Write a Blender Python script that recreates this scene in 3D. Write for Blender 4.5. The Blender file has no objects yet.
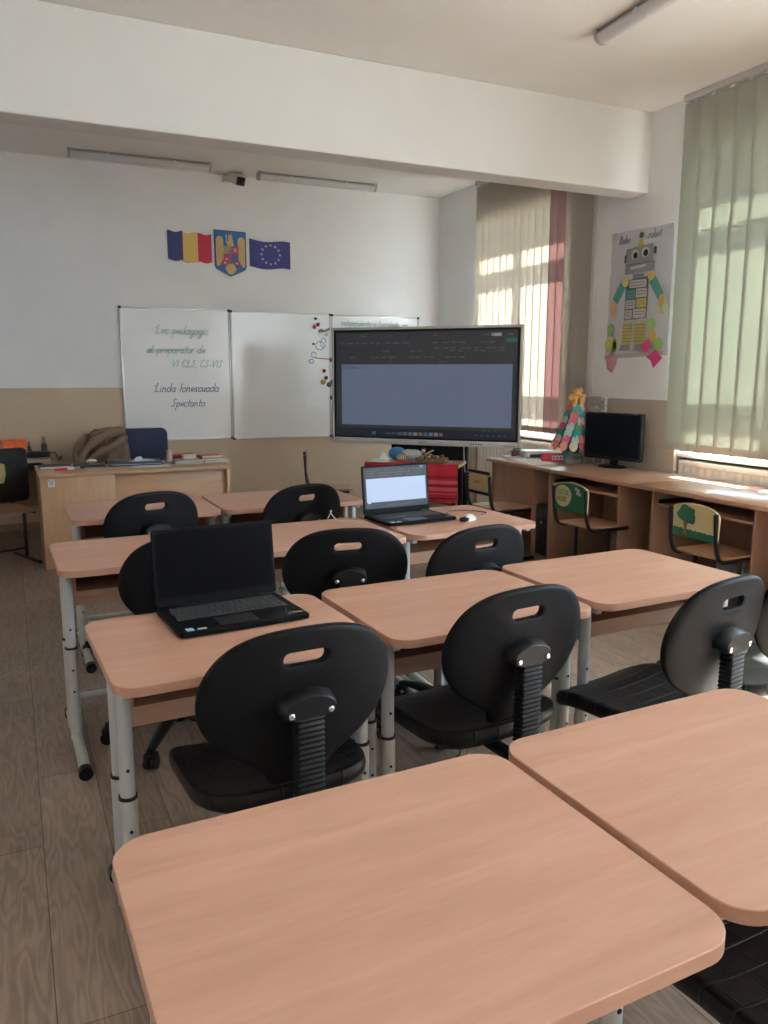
import bpy, bmesh, math, random
from mathutils import Vector, Matrix, Euler
random.seed(7)
PI = math.pi
C = bpy.context.scene.collection
sc = bpy.context.scene
R = math.radians

# ------------------------------------------------------------------ materials
M = {}
def new_mat(name):
    m = bpy.data.materials.new(name); m.use_nodes = True
    nt = m.node_tree; b = nt.nodes['Principled BSDF']
    return m, nt, b

def plain(name, col, rough=.5, metal=0., var=.06, scale=18., bump=0., spec=.5):
    """principled with a faint procedural mottling"""
    m, nt, b = new_mat(name)
    N, L = nt.nodes, nt.links
    tc = N.new('ShaderNodeTexCoord'); nz = N.new('ShaderNodeTexNoise')
    nz.inputs['Scale'].default_value = scale; nz.inputs['Detail'].default_value = 3
    L.new(tc.outputs['Object'], nz.inputs['Vector'])
    mx = N.new('ShaderNodeMix'); mx.data_type = 'RGBA'
    mx.inputs[6].default_value = (*[c*(1-var) for c in col], 1)
    mx.inputs[7].default_value = (*[min(1, c*(1+var)) for c in col], 1)
    L.new(nz.outputs['Fac'], mx.inputs[0]); L.new(mx.outputs[2], b.inputs['Base Color'])
    b.inputs['Roughness'].default_value = rough; b.inputs['Metallic'].default_value = metal
    b.inputs['Specular IOR Level'].default_value = spec
    if bump:
        bp = N.new('ShaderNodeBump'); bp.inputs['Strength'].default_value = bump
        bp.inputs['Distance'].default_value = .004
        L.new(nz.outputs['Fac'], bp.inputs['Height']); L.new(bp.outputs['Normal'], b.inputs['Normal'])
    return m

def wood(name, c1, c2, rough=.4, axis='X', scale=1., coord='Object', spec=.5):
    m, nt, b = new_mat(name); N, L = nt.nodes, nt.links
    tc = N.new('ShaderNodeTexCoord'); mp = N.new('ShaderNodeMapping')
    s = {'X': (1.6, 16, 16), 'Y': (16, 1.6, 16), 'Z': (16, 16, 1.6)}[axis]
    mp.inputs['Scale'].default_value = [v*scale for v in s]
    L.new(tc.outputs[coord], mp.inputs['Vector'])
    n1 = N.new('ShaderNodeTexNoise'); n1.inputs['Scale'].default_value = 1.0
    n1.inputs['Detail'].default_value = 5; n1.inputs['Distortion'].default_value = .8
    L.new(mp.outputs[0], n1.inputs['Vector'])
    mp2 = N.new('ShaderNodeMapping'); mp2.inputs['Scale'].default_value = [v*scale*5 for v in s]
    L.new(tc.outputs[coord], mp2.inputs['Vector'])
    n2 = N.new('ShaderNodeTexNoise'); n2.inputs['Scale'].default_value = 1.5; n2.inputs['Detail'].default_value = 3
    L.new(mp2.outputs[0], n2.inputs['Vector'])
    ad = N.new('ShaderNodeMath'); ad.operation = 'MULTIPLY_ADD'; ad.inputs[1].default_value = .45
    L.new(n2.outputs['Fac'], ad.inputs[0]); L.new(n1.outputs['Fac'], ad.inputs[2])
    cr = N.new('ShaderNodeValToRGB')
    cr.color_ramp.elements[0].position = .45; cr.color_ramp.elements[0].color = (*c2, 1)
    cr.color_ramp.elements[1].position = .95; cr.color_ramp.elements[1].color = (*c1, 1)
    L.new(ad.outputs[0], cr.inputs[0]); L.new(cr.outputs[0], b.inputs['Base Color'])
    b.inputs['Roughness'].default_value = rough
    b.inputs['Specular IOR Level'].default_value = spec
    return m

def emit(name, col, strength):
    if name in M: return M[name]
    m, nt, b = new_mat(name); M[name] = m
    b.inputs['Base Color'].default_value = (.02, .02, .02, 1)
    b.inputs['Emission Color'].default_value = (*col, 1)
    b.inputs['Emission Strength'].default_value = strength
    b.inputs['Roughness'].default_value = .4; b.inputs['Specular IOR Level'].default_value = .15
    return m

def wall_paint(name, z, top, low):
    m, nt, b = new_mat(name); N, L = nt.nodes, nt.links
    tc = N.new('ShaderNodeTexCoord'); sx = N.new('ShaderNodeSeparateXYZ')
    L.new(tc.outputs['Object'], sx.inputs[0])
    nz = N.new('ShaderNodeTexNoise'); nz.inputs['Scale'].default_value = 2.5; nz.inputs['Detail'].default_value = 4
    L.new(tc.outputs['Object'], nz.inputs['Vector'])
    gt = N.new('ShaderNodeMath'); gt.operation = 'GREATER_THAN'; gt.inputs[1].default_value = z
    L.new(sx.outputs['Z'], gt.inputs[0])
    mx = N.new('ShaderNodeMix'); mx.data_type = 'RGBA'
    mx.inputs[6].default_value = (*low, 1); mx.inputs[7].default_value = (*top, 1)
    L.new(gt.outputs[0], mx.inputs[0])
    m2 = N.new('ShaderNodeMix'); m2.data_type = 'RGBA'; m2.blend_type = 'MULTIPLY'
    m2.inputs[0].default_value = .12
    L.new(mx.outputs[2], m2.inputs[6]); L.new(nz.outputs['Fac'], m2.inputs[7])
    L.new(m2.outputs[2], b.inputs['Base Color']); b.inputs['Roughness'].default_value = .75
    n3 = N.new('ShaderNodeTexNoise'); n3.inputs['Scale'].default_value = 60
    L.new(tc.outputs['Object'], n3.inputs['Vector'])
    bp = N.new('ShaderNodeBump'); bp.inputs['Strength'].default_value = .05; bp.inputs['Distance'].default_value = .002
    L.new(n3.outputs['Fac'], bp.inputs['Height']); L.new(bp.outputs['Normal'], b.inputs['Normal'])
    return m

def floor_mat():
    m, nt, b = new_mat('laminate'); N, L = nt.nodes, nt.links
    tc = N.new('ShaderNodeTexCoord'); mp = N.new('ShaderNodeMapping')
    mp.inputs['Rotation'].default_value = (0, 0, PI/2); L.new(tc.outputs['Object'], mp.inputs['Vector'])
    br = N.new('ShaderNodeTexBrick'); br.inputs['Scale'].default_value = 1
    br.inputs['Brick Width'].default_value = 1.3; br.inputs['Row Height'].default_value = .2
    br.inputs['Mortar Size'].default_value = .0018; br.inputs['Mortar Smooth'].default_value = .3
    br.offset = .37; br.inputs['Bias'].default_value = 0.0
    br.inputs['Color1'].default_value = (.30, .22, .17, 1); br.inputs['Color2'].default_value = (.235, .17, .13, 1)
    br.inputs['Mortar'].default_value = (.10, .07, .055, 1)
    L.new(mp.outputs[0], br.inputs['Vector'])
    # long cathedral grain
    m2 = N.new('ShaderNodeMapping'); m2.inputs['Scale'].default_value = (7, 1.1, 1)
    L.new(tc.outputs['Object'], m2.inputs['Vector'])
    n1 = N.new('ShaderNodeTexNoise'); n1.inputs['Scale'].default_value = 1.6; n1.inputs['Detail'].default_value = 2
    L.new(m2.outputs[0], n1.inputs['Vector'])
    rg = N.new('ShaderNodeMath'); rg.operation = 'MULTIPLY'; rg.inputs[1].default_value = 70
    L.new(n1.outputs['Fac'], rg.inputs[0])
    sn = N.new('ShaderNodeMath'); sn.operation = 'SINE'; L.new(rg.outputs[0], sn.inputs[0])
    m3 = N.new('ShaderNodeMapping'); m3.inputs['Scale'].default_value = (60, 4, 1)
    L.new(tc.outputs['Object'], m3.inputs['Vector'])
    n2 = N.new('ShaderNodeTexNoise'); n2.inputs['Scale'].default_value = 1; n2.inputs['Detail'].default_value = 5
    L.new(m3.outputs[0], n2.inputs['Vector'])
    n4 = N.new('ShaderNodeTexNoise'); n4.inputs['Scale'].default_value = 2.2; n4.inputs['Detail'].default_value = 3
    L.new(tc.outputs['Object'], n4.inputs['Vector'])
    f = N.new('ShaderNodeMath'); f.operation = 'MULTIPLY_ADD'; f.inputs[1].default_value = .13; f.inputs[2].default_value = .38
    L.new(sn.outputs[0], f.inputs[0])
    f2 = N.new('ShaderNodeMath'); f2.operation = 'MULTIPLY_ADD'; f2.inputs[1].default_value = .7
    L.new(n2.outputs['Fac'], f2.inputs[0]); L.new(f.outputs[0], f2.inputs[2])
    f3 = N.new('ShaderNodeMath'); f3.operation = 'MULTIPLY_ADD'; f3.inputs[1].default_value = .55
    L.new(n4.outputs['Fac'], f3.inputs[0]); L.new(f2.outputs[0], f3.inputs[2])
    mx = N.new('ShaderNodeMix'); mx.data_type = 'RGBA'; mx.blend_type = 'MULTIPLY'; mx.inputs[0].default_value = 1
    mx.clamp_result = False
    L.new(br.outputs['Color'], mx.inputs[6]); L.new(f3.outputs[0], mx.inputs[7])
    L.new(mx.outputs[2], b.inputs['Base Color']); b.inputs['Roughness'].default_value = .42
    b.inputs['Specular IOR Level'].default_value = .4
    return m

def blind_mat(name, col, trans, tf=.30):
    m = bpy.data.materials.new(name); m.use_nodes = True; nt = m.node_tree; N, L = nt.nodes, nt.links
    N.clear(); out = N.new('ShaderNodeOutputMaterial')
    tc = N.new('ShaderNodeTexCoord'); mp = N.new('ShaderNodeMapping'); mp.inputs['Scale'].default_value = (60, 60, 900)
    L.new(tc.outputs['Object'], mp.inputs['Vector'])
    nz = N.new('ShaderNodeTexNoise'); nz.inputs['Scale'].default_value = 1; L.new(mp.outputs[0], nz.inputs['Vector'])
    cr = N.new('ShaderNodeValToRGB'); cr.color_ramp.elements[0].color = (*[c*.9 for c in col], 1)
    cr.color_ramp.elements[1].color = (*[min(1, c*1.08) for c in col], 1); L.new(nz.outputs['Fac'], cr.inputs[0])
    d = N.new('ShaderNodeBsdfDiffuse'); t = N.new('ShaderNodeBsdfTranslucent')
    L.new(cr.outputs[0], d.inputs['Color'])
    mt = N.new('ShaderNodeMix'); mt.data_type = 'RGBA'; mt.blend_type = 'MULTIPLY'; mt.inputs[0].default_value = 1; mt.inputs[7].default_value = (tf, tf, tf, 1)
    L.new(cr.outputs[0], mt.inputs[6]); L.new(mt.outputs[2], t.inputs['Color'])
    mx = N.new('ShaderNodeMixShader'); mx.inputs[0].default_value = trans
    L.new(d.outputs[0], mx.inputs[1]); L.new(t.outputs[0], mx.inputs[2]); L.new(mx.outputs[0], out.inputs[0])
    return m

def glass_mat():
    m = bpy.data.materials.new('window_glass'); m.use_nodes = True; nt = m.node_tree; N, L = nt.nodes, nt.links
    N.clear(); out = N.new('ShaderNodeOutputMaterial')
    t = N.new('ShaderNodeBsdfTransparent'); t.inputs['Color'].default_value = (.93, .96, .95, 1)
    g = N.new('ShaderNodeBsdfGlossy'); g.inputs['Roughness'].default_value = .02
    mx = N.new('ShaderNodeMixShader'); mx.inputs[0].default_value = .06
    L.new(t.outputs[0], mx.inputs[1]); L.new(g.outputs[0], mx.inputs[2]); L.new(mx.outputs[0], out.inputs[0])
    return m

def seat_mat():
    m, nt, b = new_mat('seat_polyurethane'); N, L = nt.nodes, nt.links
    tc = N.new('ShaderNodeTexCoord'); br = N.new('ShaderNodeTexBrick')
    br.inputs['Scale'].default_value = 1; br.inputs['Brick Width'].default_value = .085; br.inputs['Row Height'].default_value = .062
    br.inputs['Mortar Size'].default_value = .0035; br.inputs['Mortar Smooth'].default_value = .6
    L.new(tc.outputs['Object'], br.inputs['Vector'])
    bp = N.new('ShaderNodeBump'); bp.invert = False; bp.inputs['Strength'].default_value = 1.0; bp.inputs['Distance'].default_value = .03
    L.new(br.outputs['Fac'], bp.inputs['Height']); L.new(bp.outputs['Normal'], b.inputs['Normal'])
    b.inputs['Base Color'].default_value = (.006, .006, .007, 1); b.inputs['Roughness'].default_value = .42; b.inputs['Specular IOR Level'].default_value = .35
    return m

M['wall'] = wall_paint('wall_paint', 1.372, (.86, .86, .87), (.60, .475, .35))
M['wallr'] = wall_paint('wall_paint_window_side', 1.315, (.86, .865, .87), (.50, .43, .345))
M['ceil'] = plain('ceiling_paint', (.72, .69, .655), .8, scale=2)
M['beam'] = plain('beam_paint', (.62, .60, .58), .8, scale=2)
M['floor'] = floor_mat()
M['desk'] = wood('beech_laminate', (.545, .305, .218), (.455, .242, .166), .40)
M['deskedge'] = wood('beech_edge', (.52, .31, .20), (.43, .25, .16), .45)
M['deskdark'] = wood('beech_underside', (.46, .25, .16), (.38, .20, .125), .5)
M['teacher'] = wood('teacher_beech', (.53, .32, .185), (.43, .25, .14), .45, axis='Z')
M['teachertop'] = wood('teacher_beech_top', (.53, .32, .185), (.43, .25, .14), .42, axis='X')
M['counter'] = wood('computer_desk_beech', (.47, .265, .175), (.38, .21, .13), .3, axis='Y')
M['counter_shaded'] = wood('computer_desk_side_shaded', (.37, .205, .135), (.30, .165, .105), .5, axis='Z')  # desktop beech made darker, so the panels carry shade in their colour
M['ply'] = wood('chair_plywood', (.38, .215, .12), (.29, .155, .085), .4, axis='X')
M['plyyellow'] = plain('painted_ply_cream', (.55, .43, .22), .5)
M['leg'] = plain('grey_powder_coat', (.50, .515, .52), .4, .1, var=.03)
M['legcap'] = plain('grey_foot_tube', (.47, .47, .43), .45, .1, var=.03)
M['blackplastic'] = plain('black_plastic', (.007, .007, .0085), .40, spec=.35)
M['blackmatte'] = plain('black_matte', (.006, .006, .007), .6, spec=.3)
M['backshell'] = plain('back_polyurethane', (.0065, .0065, .0075), .55, bump=.08, scale=220, spec=.16)
M['seat'] = seat_mat()
M['bolt'] = plain('bolt_steel', (.75, .75, .75), .25, .9)
M['chrome'] = plain('gas_lift_chrome', (.5, .5, .5), .25, .9)
M['tubeblack'] = plain('black_steel_tube', (.009, .010, .014), .35)
M['aluminium'] = plain('aluminium', (.62, .62, .62), .35, .6)
M['board'] = plain('whiteboard_enamel', (.84, .86, .88), .16, var=.02, scale=3)
M['bezel'] = plain('grey_bezel', (.46, .455, .45), .45)
M['white'] = plain('white_plastic', (.75, .74, .71), .45)
M['lampbody'] = plain('lamp_body', (.36, .345, .345), .5)
M['diffuser'] = plain('lamp_diffuser', (.56, .55, .56), .3)
M['pvc'] = plain('white_pvc', (.80, .80, .80), .4)
M['sill'] = plain('white_sill', (.82, .82, .81), .35)
M['radiator'] = plain('radiator_enamel', (.68, .64, .60), .4)
M['headrail'] = plain('headrail_aluminium', (.55, .53, .54), .4, .2)
M['blind'] = blind_mat('blind_fabric', (.62, .645, .56), .42, .36)
M['blind_cream'] = blind_mat('blind_fabric_cream', (.70, .64, .565), .45, .60)
M['blind_plum'] = blind_mat('blind_fabric_plum', (.44, .31, .30), .45, .60)
M['blindhem'] = blind_mat('blind_hem', (.36, .36, .32), .25)
M['glass'] = glass_mat()
def solid(n, c, r=.6, **k):
    if n not in M: M[n] = plain(n, c, r, **k)
    return M[n]

# ------------------------------------------------------------------ mesh builder
class MB:
    def __init__(s): s.bm = bmesh.new()
    def _new(s, verts, mat):
        if mat is not None: bmesh.ops.transform(s.bm, matrix=mat, verts=verts)
    def box(s, x0, x1, y0, y1, z0, z1, bev=0., seg=2, mat=None):
        r = bmesh.ops.create_cube(s.bm, size=1)
        vs = r['verts']
        for v in vs:
            v.co = Vector((x0+(v.co.x+.5)*(x1-x0), y0+(v.co.y+.5)*(y1-y0), z0+(v.co.z+.5)*(z1-z0)))
        if bev:
            es = list({e for v in vs for e in v.link_edges})
            b = bmesh.ops.bevel(s.bm, geom=es, offset=bev, segments=seg, affect='EDGES', profile=.5)
            vs = list({v for f in b['faces'] for v in f.verts} | {v for v in vs if v.is_valid})
            if mat is not None:
                # include all connected
                st = list(vs); seen = set(st)
                while st:
                    v = st.pop()
                    for e in v.link_edges:
                        o = e.other_vert(v)
                        if o not in seen: seen.add(o); st.append(o)
                vs = list(seen)
        s._new(vs, mat); return s
    def rings(s, rings, cap=True, closed=True):
        """list of vertex loops (same count) skinned together"""
        L = [[s.bm.verts.new(p) for p in r] for r in rings]
        n = len(L[0])
        for a, b in zip(L, L[1:]):
            for i in range(n if closed else n-1):
                j = (i+1) % n
                try: s.bm.faces.new((a[i], a[j], b[j], b[i]))
                except ValueError: pass
        if cap:
            try: s.bm.faces.new(list(reversed(L[0])))
            except ValueError: pass
            try: s.bm.faces.new(L[-1])
            except ValueError: pass
        return s
    def tube(s, pts, r, n=10, cap=True, flat=None):
        pts = [Vector(p) for p in pts]; rr = r if isinstance(r, (list, tuple)) else [r]*len(pts)
        rings = []; up = None
        for i, p in enumerate(pts):
            d = (pts[min(i+1, len(pts)-1)]-pts[max(i-1, 0)])
            if d.length < 1e-9: d = Vector((0, 0, 1))
            d.normalize()
            if up is None:
                up = Vector((0, 0, 1)) if abs(d.z) < .9 else Vector((0, 1, 0))
            a = d.cross(up)
            if a.length < 1e-6: a = d.cross(Vector((1, 0, 0)))
            a.normalize(); b = a.cross(d).normalized(); up = b
            fx, fy = flat or (1, 1)
            rings.append([p+rr[i]*(fx*math.cos(t)*a+fy*math.sin(t)*b) for t in [2*PI*k/n for k in range(n)]])
        return s.rings(rings, cap)
    def lathe(s, prof, n=24, c=(0, 0, 0), mat=None):
        c = Vector(c)
        rg = [[Vector((r*math.cos(2*PI*k/n), r*math.sin(2*PI*k/n), z)) for k in range(n)] for r, z in prof]
        if mat is not None: rg = [[mat @ p for p in q] for q in rg]
        return s.rings([[c+p for p in q] for q in rg])
    def prism(s, poly, d0, d1, plane='XY', bev=0.):
        """polygon extruded along the third axis"""
        def P(u, v, w): return {'XY': (u, v, w), 'XZ': (u, w, v), 'YZ': (w, u, v)}[plane]
        if bev:
            cx = sum(p[0] for p in poly)/len(poly); cy = sum(p[1] for p in poly)/len(poly)
            def ins(b):
                n = len(poly); o = []
                for i in range(n):
                    p0, p1, p2 = poly[i-1], poly[i], poly[(i+1) % n]
                    t = Vector((p2[0]-p0[0], p2[1]-p0[1])); t = t.normalized() if t.length else Vector((1, 0))
                    nn = Vector((t.y, -t.x))
                    if nn.dot(Vector((p1[0]-cx, p1[1]-cy))) > 0: nn = -nn
                    o.append((p1[0]+nn.x*b, p1[1]+nn.y*b))
                return o
            q = ins(bev); sg = 1 if d1 > d0 else -1
            R_ = [[P(*p, d0) for p in q], [P(*p, d0+sg*bev) for p in poly], [P(*p, d1-sg*bev) for p in poly], [P(*p, d1) for p in q]]
        else:
            R_ = [[P(*p, d0) for p in poly], [P(*p, d1) for p in poly]]
        return s.rings(R_)
    def ball(s, c, r, sx=1, sy=1, sz=1, u=14, v=9, mat=None):
        q = bmesh.ops.create_uvsphere(s.bm, u_segments=u, v_segments=v, radius=r)
        m = Matrix.Translation(c) @ (mat or Matrix()) @ Matrix.Diagonal((sx, sy, sz, 1))
        bmesh.ops.transform(s.bm, matrix=m, verts=q['verts']); return s
    def build(s, name, mat, parent=None, smooth=35, loc=None):
        bmesh.ops.recalc_face_normals(s.bm, faces=s.bm.faces)
        me = bpy.data.meshes.new(name); s.bm.to_mesh(me); s.bm.free()
        me.materials.append(mat)
        if smooth:
            me.shade_smooth(); me.set_sharp_from_angle(angle=R(smooth))
        o = bpy.data.objects.new(name, me); C.objects.link(o)
        if parent is not None: o.parent = parent
        if loc is not None: o.location = loc
        return o

def tag(o, label=None, cat=None, group=None, kind=None):
    if label: o['label'] = label
    if cat: o['category'] = cat
    if group: o['group'] = group
    if kind: o['kind'] = kind
    return o
def thing(name, label, cat, loc=(0, 0, 0), rz=0., group=None):
    o = bpy.data.objects.new(name, None); C.objects.link(o); o.empty_display_size = .1
    o.location = loc; o.rotation_euler = (0, 0, rz)
    return tag(o, label, cat, group)
def copy_tree(o, parent=None):
    c = o.copy(); C.objects.link(c)
    if parent is not None: c.parent = parent
    for ch in list(o.children): copy_tree(ch, c)
    return c
def structure(name, mb, mat, parent=None, smooth=0):
    o = mb.build(name, mat, parent, smooth)
    if parent is None: o['kind'] = 'structure'
    return o
def rrect(x0, x1, y0, y1, r, n=6):
    pts = []
    for cx, cy, a in ((x1-r, y1-r, 0), (x0+r, y1-r, 90), (x0+r, y0+r, 180), (x1-r, y0+r, 270)):
        for k in range(n+1):
            t = R(a+90*k/n); pts.append((cx+r*math.cos(t), cy+r*math.sin(t)))
    return pts
def catmull(pts, k=8, closed=False):
    P = [Vector(p) for p in pts]; n = len(P); out = []
    for i in range(n if closed else n-1):
        g = lambda j: P[j % n] if closed else P[max(0, min(n-1, j))]
        p0, p1, p2, p3 = g(i-1), g(i), g(i+1), g(i+2)
        for q in range(k):
            t = q/k
            out.append(.5*((2*p1)+(-p0+p2)*t+(2*p0-5*p1+4*p2-p3)*t*t+(-p0+3*p1-3*p2+p3)*t**3))
    if not closed: out.append(P[-1])
    return out

# ------------------------------------------------------------------ handwriting: a single-stroke alphabet (x-height 1)
def arc(cx, cy, rx, ry, a0, a1, n=7): return [(cx+rx*math.cos(R(a0+(a1-a0)*k/n)), cy+ry*math.sin(R(a0+(a1-a0)*k/n))) for k in range(n+1)]
O_ = arc(.4, .5, .38, .5, 60, 420, 12)
GL = {
 'a': (.95, [O_, [(.78, .95), (.76, .2), (.95, 0)]]), 'b': (.9, [[(.05, .3), (.3, 1.9), (.12, 2.0), (.1, 0)], arc(.42, .45, .36, .48, 170, -170, 10)]),
 'c': (.75, [arc(.45, .5, .4, .5, 50, 320, 9)]), 'd': (.95, [O_, [(.8, 2.0), (.77, .2), (.95, 0)]]),
 'e': (.8, [[(.06, .45)]+arc(.42, .55, .36, .42, -10, 310, 10)]), 'g': (.9, [O_, [(.78, .9), (.76, -.7), (.5, -1.0), (.15, -.75), (.95, .1)]]),
 'h': (.95, [[(.15, 2.0), (.12, 0)], [(.14, .6), (.5, 1.0), (.75, .7), (.72, .1), (.95, 0)]]), 'i': (.4, [[(.1, .95), (.12, .15), (.4, 0)], [(.12, 1.35), (.14, 1.4)]]),
 'l': (.5, [[(0, .2), (.32, 1.7), (.2, 2.0), (.1, 1.6), (.14, .15), (.45, 0)]]), 'm': (1.4, [[(.1, 1), (.1, 0)], [(.1, .6), (.35, 1), (.55, .8), (.55, 0)], [(.55, .6), (.85, 1), (1.08, .8), (1.08, .1), (1.4, 0)]]),
 'n': (.95, [[(.1, 1), (.1, 0)], [(.1, .6), (.45, 1), (.7, .8), (.7, .1), (.95, 0)]]), 'o': (.85, [O_]),
 'p': (.9, [[(.12, 1), (.08, -1.0)], arc(.46, .5, .36, .48, 170, -170, 10)]), 'r': (.7, [[(.1, 1), (.1, 0)], [(.1, .6), (.4, 1), (.65, .9)]]),
 's': (.7, [[(.6, .85), (.35, 1), (.12, .78), (.5, .4), (.5, .1), (.25, 0), (.02, .15)]]), 't': (.6, [[(.3, 1.7), (.24, .15), (.55, 0)], [(.02, 1.05), (.6, 1.1)]]),
 'u': (.95, [[(.1, 1), (.12, .2), (.4, 0), (.7, .35), (.74, 1), (.76, .15), (.95, 0)]]), 'v': (.8, [[(.05, 1), (.38, 0), (.75, 1)]]),
 'z': (.75, [[(.08, 1), (.65, 1), (.08, 0), (.7, 0)]]), '.': (.35, [[(.1, 0), (.14, .05)]]), ',': (.35, [[(.15, .1), (.05, -.25)]]), '-': (.7, [[(.1, .5), (.6, .5)]]),
 'L': (1.2, [[(-.2, 1.5), (.15, 1.25), (.5, 1.9), (.35, 2.1), (.3, .15), (.1, 0), (.6, .15), (1.15, .1)]]),
 'S': (1.1, [[(.95, 1.75), (.6, 2.0), (.25, 1.6), (.75, .8), (.6, .15), (.3, 0), (0, .25)]]),
 'C': (1.2, [arc(.65, 1, .55, 1, 50, 315, 10)]), 'R': (1.2, [[(.15, 0), (.2, 2)], [(.2, 2), (.8, 1.9), (.85, 1.3), (.25, 1.0), (1.0, 0)]]),
 'V': (1.2, [[(.05, 2), (.5, 0), (1.05, 2)]]), 'I': (.45, [[(.2, 2), (.2, 0)]]), 'E': (1.0, [[(.85, 2), (.15, 2), (.15, 0), (.9, 0)], [(.15, 1.05), (.7, 1.05)]]),
 'D': (1.2, [[(.15, 0), (.15, 2), (.7, 1.8), (.95, 1), (.7, .15), (.15, 0)]]), 'O': (1.2, [arc(.6, 1, .5, 1, 90, 450, 14)]), 'T': (1.1, [[(.05, 2), (1.0, 2)], [(.52, 2), (.52, 0)]]),
 'U': (1.15, [[(.12, 2), (.15, .4), (.5, 0), (.9, .4), (.95, 2)]]), '5': (1.0, [[(.8, 2), (.25, 2), (.2, 1.2), (.7, 1.15), (.8, .5), (.45, 0), (.1, .15)]]), '4': (1.0, [[(.65, 0), (.65, 2), (.1, .7), (.9, .7)]]),
 'N': (1.15, [[(.1, 0), (.15, 2), (.85, 0), (.95, 2)]]), ' ': (.75, []),
}
def write(mb, text, origin, right, up, size, w, shear=.25, normal=None):
    """strokes as thin raised ribbons; size = x-height in metres"""
    origin = Vector(origin); right = Vector(right).normalized(); up = Vector(up).normalized(); x = 0
    nrm = right.cross(up)
    for ch in text:
        adv, st = GL.get(ch, GL['n'])
        for s_ in st:
            P = [origin+right*(size*(x+px+shear*py))+up*(size*py) for px, py in s_]
            for a, b in zip(P, P[1:]):
                d = b-a
                if d.length < 1e-6: continue
                d.normalize(); n = nrm.cross(d)*(w/2); e = d*(w*.3)
                q = [a-n-e, a+n-e, b+n+e, b-n+e]
                mb.rings([q, [v+nrm*.0012 for v in q]])
        x += adv+.12
    return x*size
def text_width(text, size): return sum(GL.get(c, GL['n'])[0]+.12 for c in text)*size

# ================================================================== ROOM
X0, XW, YW, YB, ZC = -1.95, 4.62, 8.39, -3.4, 3.49
XO = 4.98                                      # outer face of window wall
SILL, HEAD = .92, 3.10
WIN = [(5.98, 7.575), (3.0, 4.60), (1.0, 2.55), (-2.3, .3)]
mb = MB(); mb.box(X0-.2, XO, YB-.2, YW+.2, -.15, 0); structure('floor', mb, M['floor'])
mb = MB(); mb.box(X0-.2, XO, YB-.2, YW+.2, ZC, ZC+.15); structure('ceiling', mb, M['ceil'])
mb = MB(); mb.box(X0-.2, XO, YW, YW+.2, 0, ZC); structure('wall_front', mb, M['wall'])
mb = MB(); mb.box(X0-.2, X0, YB, YW, 0, ZC); structure('wall_left', mb, M['wall'])
mb = MB(); mb.box(X0-.2, XO, YB-.2, YB, 0, ZC); structure('wall_back', mb, M['wall'])
mb = MB(); ys = [YB]
for a, b in sorted(WIN):
    mb.box(XW, XO, ys[-1], a, 0, ZC); ys.append(b)
    mb.box(XW+.16, XO, a, b, 0, SILL-.03)      # recessed parapet under the window
    mb.box(XW, XO, a, b, HEAD, ZC)
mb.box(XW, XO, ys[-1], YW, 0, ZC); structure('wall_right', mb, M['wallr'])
mb = MB(); mb.box(X0, XW, 5.035, 5.26, 2.90, ZC, bev=.008); structure('trim_1', mb, M['beam'])['label'] = 'deep white concrete beam crossing the ceiling'
M['base'] = solid('baseboard_wood', (.33, .22, .15), .5)
mb = MB(); mb.box(X0, XW, YW-.018, YW, 0, .075, bev=.004); structure('baseboard_front', mb, M['base'])
mb = MB(); mb.box(X0, X0+.018, YB, YW, 0, .075, bev=.004); structure('baseboard_left', mb, M['base'])
mb = MB()
for a, b in ((7.575, 8.372), (4.60, 5.98), (2.55, 3.0), (.3, 1.0)): mb.box(XW-.018, XW, a, b, 0, .075, bev=.004)
structure('baseboard_right', mb, M['base'])

# windows
for i, (a, b) in enumerate(WIN):
    w = bpy.data.objects.new('window_%d' % (i+1), None); C.objects.link(w); w['kind'] = 'structure'
    xf = 4.86; mc = 6.79 if i == 0 else (a+b)/2
    f = MB(); t = .075
    for z0, z1 in ((SILL, SILL+t), (HEAD-t, HEAD), (2.69, 2.83), (1.43, 1.60)): f.box(xf, xf+.06, a, b, z0, z1, bev=.006)
    for y0, y1 in ((a, a+t), (b-t, b), (mc-.06, mc+.06)): f.box(xf-.003, xf+.063, y0, y1, SILL, HEAD, bev=.006)
    f.build('window_frame', M['pvc'], w)
    for y0, y1 in ((a+t, mc-.06), (mc+.06, b-t)):
        for z0, z1 in ((SILL+t, 1.43), (1.60, 2.69), (2.83, HEAD-t)):
            g = MB(); g.box(xf+.025, xf+.031, y0-.01, y1+.01, z0-.01, z1+.01); g.build('pane', M['glass'], w, 0)
    s = MB(); s.box(XW+.02, xf, a+.002, b-.002, SILL-.03, SILL, bev=.006); s.build('window_sill', M['sill'], w)
    h = MB(); h.box(xf-.03, xf, mc-.012, mc+.012, 1.95, 2.08, bev=.004); h.build('handle', M['white'], w)

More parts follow.
